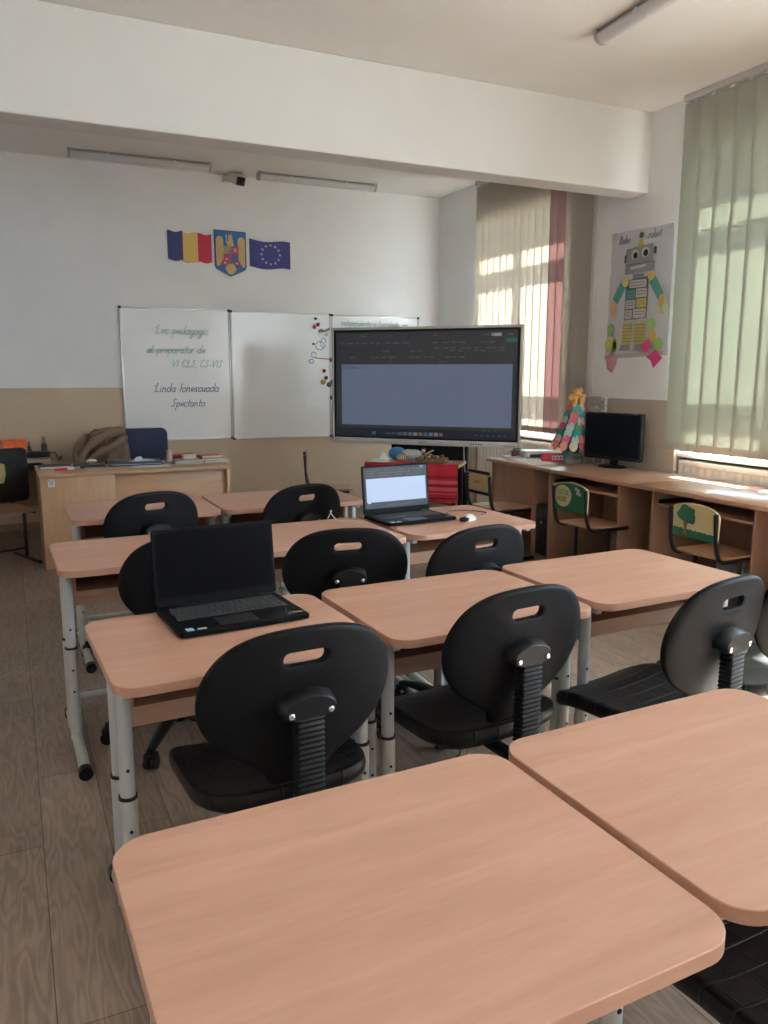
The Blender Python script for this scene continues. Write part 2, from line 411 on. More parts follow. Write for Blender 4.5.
# vertical blinds
def blind(label, y0, y1, x, zt, zb, step, width, ang, cols, cord_at):
    t = thing('vertical_blind', label, 'blind', (x, (y0+y1)/2, zb), 0, 'vertical blinds at the windows')
    o = Vector((x, (y0+y1)/2, zb))
    h = MB(); h.box(-.025, .025, y0-o.y-.02, y1-o.y+.02, zt-zb-.045, zt-zb, bev=.006); h.build('headrail', M['headrail'], t)
    n = int(round((y1-y0)/step)); k = 0; mesh = {}
    for i in range(n):
        yc = y1-step*(i+.5)-o.y; mt = cols(i, n)
        if mt.name not in mesh:
            s = MB(); q = [(-width/2+width*u/8) for u in range(9)]
            fr = [(.004*(1-(2*v/width)**2), v) for v in q]
            bk = [(p-.0012, v) for p, v in reversed(fr)]
            s.rings([[(p, v, 0) for p, v in fr+bk], [(p, v, zt-zb-.06) for p, v in fr+bk]])
            so = s.build('slat', mt, t); mesh[mt.name] = so
            wt = MB(); wt.box(.003, .011, -width/2+.004, width/2-.004, .0, .055, bev=.002); wo = wt.build('bottom_weight', M['blindhem'], so)
            cl = MB(); cl.box(-.004, .012, -.012, .012, zt-zb-.065, zt-zb-.04); co = cl.build('carrier_clip', M['white'], so)
        else:
            so = mesh[mt.name].copy(); C.objects.link(so)
            for c in mesh[mt.name].children:
                d = c.copy(); C.objects.link(d); d.parent = so
        so.location = (0, yc, 0); so.rotation_euler = (0, 0, ang+R(random.uniform(-3, 3)))
    ch = MB(); pts = [(.004, y1-o.y-step*(.5+j*.5), .012-(.018 if j % 2 else 0)) for j in range(2*n-1)]
    ch.tube(pts, .0025, 5); ch.build('bead_chain', M['white'], t)
    if cord_at is not None:
        cd = MB(); cd.tube([(-.012, cord_at-o.y, zt-zb-.03), (-.012, cord_at-o.y, .28), (-.012, cord_at-o.y+.02, .24), (-.012, cord_at-o.y+.04, .28), (-.012, cord_at-o.y+.04, zt-zb-.03)], .003, 6)
        cd.build('pull_cord', M['white'], t)
    return t
def back_cols(i, n):
    k = n-1-i       # counted from the near edge
    return M['blind_plum'] if k in (3, 4) else M['blind_cream']
blind('cream vertical blind with a plum strip, behind the large display', 5.64, 7.50, 4.575, ZC, .965,   .1163, .126, R(7), back_cols, 5.53)
blind('grey green vertical blind of the near right window beside the robot poster', 2.93, 4.635, 4.575, ZC, .945, .155, .180, R(6), lambda i, n: M['blind'], None)

# radiators in the window niches
for i, (a, b, lab) in enumerate(((6.03, 7.52, 'white panel radiator under the far window behind the display'), (3.05, 4.57, 'white ribbed radiator behind the computer desks under the near window'))):
    t = thing('radiator', lab, 'radiator', (4.70, (a+b)/2, .10), 0, 'radiators under the windows')
    L2 = (b-a)/2
    p = MB()
    n = int((b-a)/.034); prof = []
    for k in range(n+1):
        y = -L2+(b-a)*k/n; prof += [(-.045 if k % 2 else -.055, y)]
    poly = prof+[(-.03, L2), (-.03, -L2)]
    p.rings([[(u, v, 0) for u, v in poly], [(u, v, .73) for u, v in poly]]); p.build('front_panel', M['radiator'], t, 0)
    p = MB(); p.box(.01, .03, -L2, L2, 0, .73, bev=.004); p.build('rear_panel', M['radiator'], t)
    p = MB(); p.box(-.058, .034, -L2-.004, L2+.004, .725, .765, bev=.005)
    for k in range(int((b-a)/.05)): p.box(-.02, .02, -L2+.01+k*.05, -L2+.03+k*.05, .762, .768)
    p.build('top_grille', M['radiator'], t)
    p = MB(); p.tube([(-.01, L2-.05, .05), (-.01, L2+.02, .05), (-.01, L2+.02, -.08)], .009, 8); p.build('pipe', M['white'], t)
    p = MB()
    for yy in (-L2+.2, L2-.2): p.box(.03, .08, yy-.02, yy+.02, .1, .14)
    p.build('wall_bracket', M['radiator'], t)

# ================================================================== LAMPS
def batten(label, loc, rz, L=1.28):
    t = thing('fluorescent_lamp', label, 'ceiling lamp', loc, rz, 'unlit fluorescent battens')
    b = MB(); b.box(-L/2+.01, L/2-.01, -.035, .035, -.03, 0, bev=.006); b.build('housing', M['lampbody'], t)
    d = MB(); pr = [(.052*math.cos(R(a)), -.025+.048*math.sin(R(a))) for a in range(180, 361, 15)]
    d.rings([[(-L/2+.02, p, q) for p, q in pr], [(L/2-.02, p, q) for p, q in pr]]); d.build('diffuser', M['diffuser'], t)
    for s in (-1, 1):
        e = MB(); pr2 = [(.056*math.cos(R(a)), -.022+.053*math.sin(R(a))) for a in range(180, 361, 15)]+[(.056, 0), (-.056, 0)]
        x0, x1 = sorted((s*(L/2-.025), s*L/2)); e.rings([[(x0, p, q) for p, q in pr2], [(x1, p, q) for p, q in pr2]]); e.build('end_cap', M['lampbody'], t)
    for s in (-.3, .3):
        e = MB(); e.box(s-.012, s+.012, -.055, .055, -.035, -.012, bev=.004); e.build('clip', M['aluminium'], t)
    return t
batten('unlit fluorescent lamp above the whiteboards, left of the camera', (1.265, 8.03, ZC), R(-1))
batten('unlit fluorescent lamp over the wall right of the small camera', (3.04, 8.12, ZC), R(-1))
batten('unlit fluorescent lamp on the near ceiling in front of the beam', (3.262, 3.40, ZC), PI/2-R(3), 1.32)

# small camera high on the front wall
t = thing('wall_camera', 'small pale box camera with black lens high on front wall', 'camera', (2.135, YW, 3.44), R(16))
p = MB(); p.box(-.035, .035, -.03, 0, -.03, .04, bev=.008); p.build('wall_plate', solid('camera_cream', (.60, .56, .49), .4), t)
p = MB(); p.tube([(0, -.02, .0), (0, -.06, .005), (0, -.09, .01)], .018, 10); p.build('arm', M['camera_cream'], t)
tilt = Matrix.Translation((.03, -.16, -.01)) @ Matrix.Rotation(R(22), 4, 'X')
p = MB(); p.box(-.052, .052, -.10, .09, -.045, .05, bev=.014, mat=tilt); p.build('body', M['camera_cream'], t)
p = MB(); p.box(-.045, .045, -.115, -.09, -.04, .04, bev=.008, mat=tilt); hood = p.build('lens_hood', M['blackplastic'], t)
p = MB(); p.lathe([(.001, 0), (.022, 0), (.022, .012), (.016, .016), (.001, .012)], 16, mat=tilt @ Matrix.Translation((0, -.112, 0)) @ Matrix.Rotation(PI/2, 4, 'X')); p.build('lens', solid('lens_glass', (.01, .01, .015), .08), hood)
p = MB(); p.box(-.058, .058, -.12, .095, .05, .06, bev=.004, mat=tilt); p.build('sun_cover', M['camera_cream'], t)

# ================================================================== WHITEBOARDS
def whiteboard(label, x0, x1, z0, z1):
    t = thing('whiteboard', label, 'whiteboard', ((x0+x1)/2, YW-.003, z0), 0, 'magnetic whiteboards on the front wall')
    w, h = (x1-x0)/2, z1-z0
    p = MB(); p.box(-w+.012, w-.012, -.014, -.002, .012, h-.012); p.build('panel', M['board'], t, 0)
    f = MB(); e = .018
    f.box(-w, w, -.022, 0, 0, e, bev=.003); f.box(-w, w, -.022, 0, h-e, h, bev=.003)
    f.box(-w, -w+e, -.022, 0, 0, h, bev=.003); f.box(w-e, w, -.022, 0, 0, h, bev=.003); f.build('frame', M['aluminium'], t)
    for sx in (-1, 1):
        for zz in (0, h):
            c = MB(); c.box(sx*w-.024, sx*w+.024, -.026, 0, zz-.022, zz+.022, bev=.006)
            c.bm.verts.ensure_lookup_table()
            for v in c.bm.verts: v.co.x = max(-w-.002, min(w+.002, v.co.x)); v.co.z = max(-.002, min(h+.002, v.co.z))
            c.build('corner_cap', M['blackplastic'], t)
    return t
teal = solid('teal_marker', (.42, .66, .62), .6); purple = solid('violet_marker', (.27, .26, .48), .6)
bx = [(1.033, 2.136), (2.140, 3.262), (3.266, 4.35)]; bz = [(.832, 2.164), (.818, 2.160), (.806, 2.156)]
B1 = whiteboard('left whiteboard with green and violet handwriting behind the teacher desk', *bx[0], *bz[0])
B2 = whiteboard('middle whiteboard, blank but for magnets and a sketch at its right edge', *bx[1], *bz[1])
B3 = whiteboard('right whiteboard mostly hidden behind the large display', *bx[2], *bz[2])
def lines(parent, name, mat, rows, face=-.0155, w=.011):
    for txt, x, z, size in rows:
        mb = MB(); write(mb, txt, (x, face, z), (1, 0, 0), (0, 0, 1), size, w, .3); o = mb.build(name, mat, parent, 0)
    return o
cx = (bx[0][0]+bx[0][1])/2
lines(B1, 'handwritten_line', teal, [('Lec pedagogic', 1.37-cx, 1.075, .043), ('al preparator de', 1.28-cx, .885, .040), ('VI CLS, CS-VIS', 1.52-cx, .745, .036)], w=.009)
lines(B1, 'handwritten_line', purple, [('Linda Ionescuada', 1.335-cx, .495, .043), ('Spectanta', 1.50-cx, .345, .040)], w=.008)
cx = (bx[2][0]+bx[2][1])/2
lines(B3, 'handwritten_line', teal, [('independenta a lucra', 3.38-cx, 1.235, .032), ('limba rom.', 3.98-cx, 1.235, .026)], w=.009)
lines(B3, 'handwritten_line', solid('dark_marker', (.08, .08, .12), .6), [('tema', 3.60-cx, 1.145, .03)], w=.010)
cx = (bx[1][0]+bx[1][1])/2
p = MB()
for cxx, czz, rx, rz in ((.43, 1.0, .05, .045), (.36, .90, .03, .03), (.33, .83, .03, .02), (.47, 1.03, .03, .05)):
    P = arc(cxx, czz, rx, rz, 0, 330, 10)
    for a, b in zip(P, P[1:]):
        va, vb = Vector((a[0], -.0155, a[1])), Vector((b[0], -.0155, b[1])); d = (vb-va).normalized(); n = Vector((-d.z, 0, d.x))*.004
        q = [va-n, va+n, vb+n, vb-n]; p.rings([q, [v+Vector((0, -.001, 0)) for v in q]])
p.build('marker_sketch', solid('blue_marker', (.15, .2, .42), .6), B2, 0)
# magnets and a photo clip on boards (world coordinates)
def magnet(label, x, z, col, r=.022, yy=YW-.0175):
    o = MB(); o.lathe([(.001, 0), (r, 0), (r*1.02, .008), (r*.72, .012), (r*.72, .022), (r*.6, .026), (.001, .026)], 16, mat=Matrix.Rotation(PI/2, 4, 'X'))
    m = solid('magnet_%s' % col, {'red': (.50, .03, .05), 'blue': (.04, .12, .25), 'yellow': (.55, .34, .05), 'black': (.03, .03, .05), 'dark_red': (.22, .02, .05), 'green': (.05, .13, .10)}[col], .35)
    return tag(o.build('magnet', m, None, loc=(x, yy, z)), label, 'magnet', 'magnets on the whiteboards')
magnet('small black magnet at the top of the magnet cluster', 3.085, 2.105, 'black', .014)
magnet('red magnet, left one of the pair above the clipped photo', 3.07, 2.015, 'red', .022)
magnet('red magnet, right one of the pair above the clipped photo', 3.112, 2.04, 'red', .020)
magnet('tiny black magnet inside the marker sketch', 3.055, 1.835, 'black', .013)
magnet('red magnet on the joint between middle and right whiteboards', 3.262, 1.665, 'dark_red', .026, YW-.026)
magnet('lone dark red magnet below the marker sketch', 3.178, 1.545, 'dark_red', .02)
magnet('dark green magnet just above the yellow magnet', 3.20, 1.47, 'green', .022)
magnet('yellow magnet among the lower magnets', 3.165, 1.425, 'yellow', .03)
magnet('large blue magnet right of the yellow magnet', 3.235, 1.395, 'blue', .028)
magnet('small blue magnet on the board joint', 3.268, 1.43, 'blue', .02, YW-.026)
magnet('lowest dark magnet on the board joint', 3.262, 1.25, 'black', .022, YW-.026)
t = thing('picture_magnet', 'small grey and white picture magnet under the red magnet pair', 'magnet', (3.18, YW-.0175, 1.955), 0)
p = MB(); p.prism([(-.075, .02), (.07, .05), (.085, -.02), (.03, -.055), (-.055, -.035)], 0, -.006, 'XZ'); p.build('card', solid('card_white', (.75, .76, .72), .5), t)
p = MB(); p.prism([(-.07, .03), (-.03, .045), (.0, .03), (.065, .06), (.07, .03), (-.0, .005), (-.06, .0)], -.006, -.009, 'XZ'); p.build('printed_picture', solid('card_grey', (.16, .17, .20), .5), t)
p = MB(); p.prism([(.0, -.01), (.05, .0), (.04, -.035), (.01, -.03)], -.006, -.008, 'XZ'); p.build('printed_picture', solid('card_ochre', (.55, .48, .25), .5), t)
# pointer stick with a red tip hanging beside the joint
o = MB(); o.tube([(0, 0, 0), (.17, 0, -.012)], .005, 6); tag(o.build('pen', solid('magnet_dark_red', (.22, .02, .05), .35), None, loc=(3.075, YW-.0225, 1.685)), 'thin red pen held flat against the board by the red joint magnet', 'pen')

# ================================================================== FLAGS AND CREST (cut-out boards)
def wavy(mb, x0, x1, z0, z1, amp, ph, th=.012, taper=0, n=14, lean=0., side=0.):
    """board with wavy top and bottom edges; x offset bows the ends"""
    top, bot = [], []
    for k in range(n+1):
        u = k/n; x = x0+(x1-x0)*u
        w = amp*math.sin(2*PI*(u*1.0)+ph)
        top.append((x, z1+w-taper*u)); bot.append((x, z0+w-taper*u))
    poly = bot+list(reversed(top))
    mb.prism(poly, -.002, -th, 'XZ')
t = thing('flag_plaque', 'blue, yellow and red flag cut-out on the front wall', 'flag', (1.76, YW, 2.62), 0, 'cut-out wall emblems')
for nm, col, a, b, ph in (('blue_stripe', (.035, .04, .19), -.225, -.075, 1.5), ('yellow_stripe', (.72, .47, .12), -.075, .075, 2.6), ('red_stripe', (.50, .012, .045), .075, .215, 1.0)):
    mb = MB(); wavy(mb, a, b, {'blue_stripe': .012, 'yellow_stripe': .0, 'red_stripe': .005}[nm], {'blue_stripe': .29, 'yellow_stripe': .285, 'red_stripe': .28}[nm], .008, ph); mb.build(nm, solid('flag_'+nm, col, .5, var=.03), t, 0)
t = thing('flag_plaque', 'dark blue flag cut-out with a ring of stars on the front wall', 'flag', (2.585, YW, 2.60), 0, 'cut-out wall emblems')
mb = MB(); wavy(mb, -.215, .225, .01, .285, .012, 2.4, taper=.012); mb.build('blue_field', solid('flag_eu_blue', (.035, .04, .22), .5, var=.03), t, 0)
smb = None
for k in range(12):
    a = R(30*k); cx_, cz_ = .01+.10*math.cos(a), .143+.095*math.sin(a)
    pts = [(cx_+(.016 if j % 2 == 0 else .0065)*math.cos(R(90+36*j)), cz_+(.016 if j % 2 == 0 else .0065)*math.sin(R(90+36*j))) for j in range(10)]
    mb = MB(); mb.prism(pts, -.012, -.0145, 'XZ'); mb.build('star', solid('star_cream', (.62, .60, .55), .5), t, 0)
t = thing('crest_plaque', 'shield shaped crest cut-out with golden eagle between the two flags', 'crest', (2.168, YW, 2.50), 0, 'cut-out wall emblems')
sh = [(-.168, .455), (.165, .45), (.165, .10), (.15, .07), (.0, .0), (-.15, .075), (-.165, .10)]
mb = MB(); mb.prism(sh, -.002, -.012, 'XZ'); mb.build('shield', solid('crest_navy', (.02, .05, .16), .5), t, 0)
mb = MB(); mb.prism([(x*.93, .01+(z-.01)*.97+.005) for x, z in sh], -.012, -.014, 'XZ'); mb.build('shield_field', solid('crest_blue', (.012, .15, .42), .5), t, 0)
gold = solid('crest_gold', (.62, .42, .17), .5, var=.15, scale=60)
def crest(nm, poly, mat, d0=-.014, d1=-.018):
    mb = MB(); mb.prism(poly, d0, d1, 'XZ'); return mb.build(nm, mat, t, 0)
for s in (-1, 1):
    w = catmull([(s*.075, .30), (s*.078, .37), (s*.11, .395), (s*.145, .375), (s*.15, .31), (s*.15, .2), (s*.145, .10), (s*.12, .105), (s*.105, .125), (s*.08, .16), (s*.072, .22)], 4, True)
    crest('wing', [(p.x, p.y) for p in [Vector((q[0], q[1])) for q in w]], gold)
    for j in range(4):
        crest('feather_line', [(s*(.085+.016*j), .15+.0*j), (s*(.088+.016*j), .15), (s*(.089+.016*j), .30), (s*(.086+.016*j), .30)], solid('crest_ochre', (.36, .22, .06), .5), -.018, -.019)
crest('body', [(-.03, .30), (-.035, .33), (-.022, .36), (-.02, .395), (-.002, .42), (.018, .41), (.022, .37), (.035, .32), (.035, .30)], gold)
crest('cross', [(-.045, .33), (-.037, .33), (-.037, .39), (-.03, .39), (-.03, .397), (-.037, .397), (-.037, .415), (-.045, .415), (-.045, .397), (-.052, .397), (-.052, .39), (-.045, .39)], solid('crest_pale', (.55, .58, .6), .5))
crest('beak', [(-.02, .40), (-.04, .395), (-.02, .388)], solid('crest_red', (.45, .04, .06), .5))
crest('crown', [(-.02, .415), (-.02, .43), (-.01, .422), (.0, .435), (.01, .422), (.018, .43), (.018, .412)], solid('crest_brown', (.25, .12, .06), .5))
Q = [((-.075, .005, .225, .30), (.30, .33, .18)), ((.005, .08, .225, .30), (.50, .04, .07)), ((-.075, -.02, .145, .225), (.50, .05, .09)), ((-.02, .015, .145, .26), (.30, .07, .25)), ((.015, .08, .145, .225), (.09, .10, .28))]
for i, ((a, b, c, d), col) in enumerate(Q): crest('quarter', [(a, c), (b, c), (b, d), (a, d)], solid('crest_q%d' % i, col, .5), -.014, -.0195-.0003*i)
crest('charge', [(.03, .245), (.042, .265), (.025, .28), (.045, .275), (.06, .29), (.055, .265), (.066, .245), (.048, .255)], solid('crest_pale', (.55, .58, .6), .5), -.0195, -.021)
crest('charge', [(-.06, .16), (-.05, .19), (-.04, .175), (-.03, .195), (-.03, .16)], solid('crest_pink', (.68, .35, .36), .5), -.0195, -.021)
crest('tail', [(-.02, .135), (.02, .135), (.06, .075), (.03, .03), (.0, .02), (-.03, .03), (-.06, .08)], gold)
crest('claw', [(-.012, .165), (.012, .165), (.02, .125), (-.02, .125)], solid('crest_brown', (.25, .12, .06), .5), -.018, -.021)
for s in (-1, 1):
    crest('ribbon', [(s*.03, .14), (s*.085, .165), (s*.105, .12), (s*.08, .085), (s*.05, .105)], solid('crest_plum', (.30, .05, .14), .5), -.018, -.0205)
    crest('ribbon_light', [(s*.045, .135), (s*.07, .148), (s*.078, .13), (s*.055, .118)], solid('crest_yellow', (.72, .6, .25), .5), -.0205, -.022)

# ================================================================== PUPIL DESKS
def pupil_desk(label, cx, cy, rz=0., w=.715, d=.605, zt=.76, cy_=-.12, group='pupil desks in rows'):
    t = thing('school_desk', label, 'desk', (cx, cy, 0), rz, group)
    w2, d2 = w/2, d/2
    p = MB(); p.prism(rrect(-w2, w2, -d2, d2, .065, 8), zt-.026, zt, 'XY', bev=.0016); p.build('tabletop', M['desk'], t)
    p = MB(); p.box(-w2+.055, w2-.055, -d2+.20, d2-.06, zt-.150, zt-.132, bev=.002)
    p.box(-w2+.055, w2-.055, d2-.08, d2-.06, zt-.132, zt-.026, bev=.002)
    for s in (-1, 1): p.box(s*(w2-.064)-.009, s*(w2-.064)+.009, -d2+.20, d2-.08, zt-.132, zt-.026, bev=.002)
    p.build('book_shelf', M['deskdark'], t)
    p = MB(); p.box(-w2+.055, w2-.055, -d2+.196, -d2+.20, zt-.152, zt-.130); p.build('shelf_edging', M['deskedge'], t, 0)
    p = MB(); p.box(-w2+.058, w2-.058, -d2+.215, -d2+.227, zt-.195, zt-.150, bev=.002); p.build('shelf_rail', M['deskedge'], t)
    for sx in (-1, 1):
        x = sx*(w2-.033)
        for y in (cy_-.065, cy_+.065):
            up = MB(); up.tube([(x, y, .36), (x, y, zt-.026)], .0195, 14); lg = up.build('leg', M['leg'], t)
            lo = MB(); lo.tube([(x, y, .03), (x, y, .42)], .0235, 14); lo.build('leg_sleeve', M['leg'], lg)
            rg = MB(); rg.tube([(x, y, .416), (x, y, .424)], .0250, 14); rg.build('collar', M['blackplastic'], lg)
            for zz in (.24, .33, .50):
                rr = .0236 if zz < .42 else .0196
                hs = MB(); hs.tube([(x, y-rr+.003, zz), (x, y-rr-.0012, zz)], .0048, 8); hs.build('height_hole', M['blackplastic'], lg)
        ft = MB(); ft.tube([(x, -.50, .028), (x, -.25, .042), (x, .02, .042), (x, .10, .034)], .0215, 12); fo = ft.build('foot', M['legcap'], t)
        for yy in (-.50, .10):
            cp = MB(); cp.tube([(x, yy-.018, .028), (x, yy+.018, .030)], .0265, 12); cp.build('foot_cap', M['blackplastic'], fo)
        br = MB(); br.box(x-.012, x+.012, -d2+.06, d2-.09, zt-.05, zt-.026, bev=.003); br.build('top_rail', M['leg'], t)
    cb = MB(); cb.tube([(-w2+.033, -.055, .16), (w2-.033, -.055, .16)], .013, 10); cb.build('cross_bar', M['leg'], t)
    return t
pupil_desk('nearest beech school desk, empty, filling the bottom of the view', .476, .962, R(1.6), .75, .61, cy_=-.03)
pupil_desk('empty beech school desk right of the nearest desk', 1.222, 1.0, R(1.9), .705, .605, cy_=.07)
pupil_desk('beech school desk barely showing at the right edge of the nearest row', 1.985, 1.00, R(1.6), .715, .61, cy_=-.045)
pupil_desk('beech school desk carrying the switched off black laptop', .540, 2.225, R(2.6), .745, .61)
pupil_desk('empty beech school desk between the laptop desk and the window side desk', 1.310, 2.255, R(1.8), .745, .61)
pupil_desk('empty beech school desk at the window end of the second row', 2.092, 2.305, R(2.2), .75, .62)
pupil_desk('beech school desk at the aisle end of the third row', .487, 3.505, R(1.2), .735, .61)
pupil_desk('beech school desk in the middle of the third row, left of the lit laptop', 1.268, 3.525, R(1.4), .745, .615)
pupil_desk('beech school desk holding the white mouse at the third row window end', 2.04, 3.605, R(3), .745, .66)
pupil_desk('beech school desk at aisle end of the far row before the teacher desk', .638, 4.645, R(.6), .785, .66)
pupil_desk('beech school desk in the far row right of the aisle end desk', 1.477, 4.655, R(.6), .86, .66)

# ================================================================== SWIVEL CHAIRS
half = [(0, .40), (.10, .390), (.17, .355), (.213, .295), (.228, .225), (.215, .155), (.172, .09), (.115, .045), (.078, .012), (.064, -.03)]
ol = catmull([(-x, z) for x, z in reversed(half)]+half[1:], 6)
ol = [(p[0]*1.115, p[1]) for p in ol]
SC = Vector((0, .325))
def ray_hit(poly, ang):
    d = Vector((math.cos(ang), math.sin(ang))); best = 1e9
    n = len(poly)
    for i in range(n):
        a = Vector(poly[i])-SC; b = Vector(poly[(i+1) % n])-SC; e = b-a
        den = d.x*e.y-d.y*e.x
        if abs(den) < 1e-12: continue
        tt = (a.x*e.y-a.y*e.x)/den; s = (a.x*d.y-a.y*d.x)/den
        if tt > 0 and -1e-6 <= s <= 1+1e-6: best = min(best, tt)
    return SC+d*best
slot = rrect(-.056, .056, SC.y-.0185, SC.y+.0185, .018, 6)
def back_mesh():
    mb = MB(); NA = 120; th = .025
    angs = [2*PI*k/NA for k in range(NA)]
    out = [ray_hit(ol, a) for a in angs]; inn = [ray_hit(slot, a) for a in angs]
    def ring(s, y): return [(i.x+(o.x-i.x)*s, y, i.y+(o.y-i.y)*s) for i, o in zip(inn, out)]
    S = [0, .03, .1, .22, .36, .5, .64, .78, .9, .965]
    front = [ring(s, th*.5 if 0 < s < .96 else th*.36) for s in S]
    rim = [ring(.99, th*.28), ring(1.0, 0), ring(.99, -th*.28)]
    back = [ring(s, -th*.5 if 0 < s < .96 else -th*.36) for s in reversed(S)]
    rg = front+rim+back+[ring(0, th*.36)]
    def bend(p):
        x, y, z = p; return (x, y+.55*x*x-.05*(z-.2)+.25*(z-.2)**2, z)
    mb.rings([[bend(p) for p in r] for r in rg], cap=False)
    bmesh.ops.remove_doubles(mb.bm, verts=mb.bm.verts, dist=1e-5)
    return mb
def seat_mesh():
    mb = MB(); N, K = 72, 16; a, b = .242, .232
    def se(t):
        c, s = math.cos(t), math.sin(t); e = 2/4.2
        return math.copysign(abs(c)**e, c)*a, math.copysign(abs(s)**e, s)*b
    B = [se(2*PI*k/N) for k in range(N)]
    def top(x, y):
        z = .022*(abs(x)/a)**3
        if y > .05: z -= .040*((y-.05)/.18)**2
        if y < -.08: z += .026*((-.08-y)/.15)**2
        return z
    rg = []
    for k in range(1, K+1):
        s = k/K*.955; rg.append([(x*s, y*s, top(x*s, y*s)) for x, y in B])
    rg.append([(x*.985, y*.985, top(x, y)-.006) for x, y in B]); rg.append([(x, y, top(x, y)-.020) for x, y in B])
    rg.append([(x*.99, y*.99, top(x, y)-.042) for x, y in B]); rg.append([(x*.95, y*.95, top(x, y)-.052) for x, y in B])
    rg.append([(x*.8, y*.8, -.052) for x, y in B]); rg.append([(x*.3, y*.3, -.054) for x, y in B])
    mb.rings(rg); return mb
def make_swivel():
    """faces +Y; seat top at z=.47; back stands at y=-.26"""
    t = thing('swivel_chair', 'x', 'chair', (0, 0, 0), 0, 'black polyurethane swivel chairs')
    seat_mesh().build('seat', M['seat'], t, 50, (0, 0, .472))
    bk = back_mesh().build('backrest', M['backshell'], t, 50, (0, -.240, .525)); bk.rotation_euler = (R(7), 0, 0)
    # bracket cap behind the backrest
    dome = [(-.066, .0), (-.064, .022), (-.042, .041), (0, .052), (.042, .041), (.064, .022), (.066, 0), (.055, -.018), (.0, -.026), (-.055, -.018)]
    dm = [(p[0], p[1]) for p in catmull(dome, 3, True)]
    p = MB(); p.rings([[(x*1.10, -.262, z*.90+.728) for x, z in dm], [(x*1.07, -.288, z*.86+.727) for x, z in dm], [(x*1.02, -.314, z*.80+.722) for x, z in dm], [(x*.95, -.320, z*.72+.721) for x, z in dm]])
    br = p.build('back_bracket', M['blackplastic'], t, 40)
    for s in (-1, 1):
        q = MB(); q.lathe([(.001, 0), (.0078, 0), (.0078, .004), (.005, .006), (.001, .006)], 12, c=(s*.051, -.3195, .719), mat=Matrix.Rotation(PI/2, 4, 'X')); q.build('bolt', M['bolt'], br)
    # ribbed bellows: rounded rectangle rings alternating in size
    rings = []
    zs = [.708-.0068*k for k in range(47)]
    for k, z in enumerate(zs):
        g = 1.0 if k % 2 else .86
        rr = rrect(-.037*g, .037*g, -.024*g, .022*g, .008*g, 3)
        rings.append([(x, y-.298+.10*max(0, .46-z)*.6, z) for x, y in rr])
    p = MB(); p.rings(rings); p.build('bellows_stem', M['blackmatte'], t, 20)
    # mechanism and support bar
    p = MB(); p.box(-.026, .026, -.30, .02, .385, .402, bev=.006); p.box(-.075, .075, -.10, .10, .375, .418, bev=.010)
    p.tube([(.07, .0, .392), (.19, .0, .390), (.215, 0, .386)], [.006, .006, .011], 8); p.build('mechanism', M['blackplastic'], t)
    kb = MB(); kb.lathe([(.001, 0), (.02, 0), (.023, .004), (.023, .022), (.018, .028), (.001, .028)], 14, c=(0, -.305, .394), mat=Matrix.Rotation(PI/2, 4, 'X')); kb.build('knob', M['blackplastic'], t)
    p = MB(); p.lathe([(.024, .10), (.024, .28), (.014, .282), (.014, .38), (.001, .38)], 16); p.build('gas_lift', M['chrome'], t)
    p = MB(); p.lathe([(.001, .085), (.045, .085), (.048, .10), (.045, .135), (.028, .15), (.001, .15)], 20)
    for k in range(5):
        a = R(90+72*k); d = Vector((math.cos(a), math.sin(a), 0))
        p.tube([d*.03+Vector((0, 0, .118)), d*.15+Vector((0, 0, .105)), d*.26+Vector((0, 0, .082)), d*.285+Vector((0, 0, .075))], [.030, .026, .019, .016], 10, flat=(1, .75))
    base = p.build('star_base', M['blackplastic'], t, 40)
    for k in range(5):
        a = R(90+72*k); d = Vector((math.cos(a), math.sin(a), 0)); tg = Vector((-d.y, d.x, 0))
        q = MB(); c = d*.28+Vector((0, 0, .0275))
        for s in (-1, 1):
            q.tube([c+tg*(s*.008), c+tg*(s*.024)], .0272, 16)
        q.tube([c-tg*.01, c+tg*.01], .012, 10); q.tube([c+Vector((0, 0, .015)), c+Vector((0, 0, .05))], .010, 10)
        q.box(-.022, .022, -.026, .026, 0, .022, bev=.009, mat=Matrix.Translation(c+Vector((0, 0, .018))) @ Matrix.Rotation(a, 4, 'Z'))
        q.build('caster', M['blackplastic'], base, 40)
    return t
proto = make_swivel()
spots = [
 (0.575, 2, R(4), 'black swivel chair behind the desk with the switched off laptop'),
 (1.255, 2.075, R(6), 'black swivel chair at the middle desk of the second row'),
 (1.845, 1.905, R(11), 'black swivel chair at the window end of the second row'),
 (2.345, 1.96, R(4), 'black swivel chair cut off at the right edge, with light on its seat'),
 (1.235, 0.8, R(3), 'black swivel chair under the near right desk, only its seat showing'),
 (0.545, 3.22, R(5), 'black swivel chair half hidden behind the switched off laptop'),
 (1.215, 3.08, R(-12), 'black swivel chair at the desk left of the lit laptop'),
 (1.63, 2.91, R(9), 'black swivel chair in front of the white mouse'),
 (0.565, 4.37, R(14), 'black swivel chair at the aisle end desk of the far row'),
 (1.365, 4.33, R(14), 'black swivel chair at the far row desk before the red table'),
]
for i, (x, y, a, lab) in enumerate(spots):
    o = proto if i == 0 else copy_tree(proto)
    o.location = (x, y, 0); o.rotation_euler = (0, 0, a); o['label'] = lab
    if i == 3:
        for ch in o.children:
            if ch.name.startswith('star_base'): ch.rotation_euler = (0, 0, R(36))

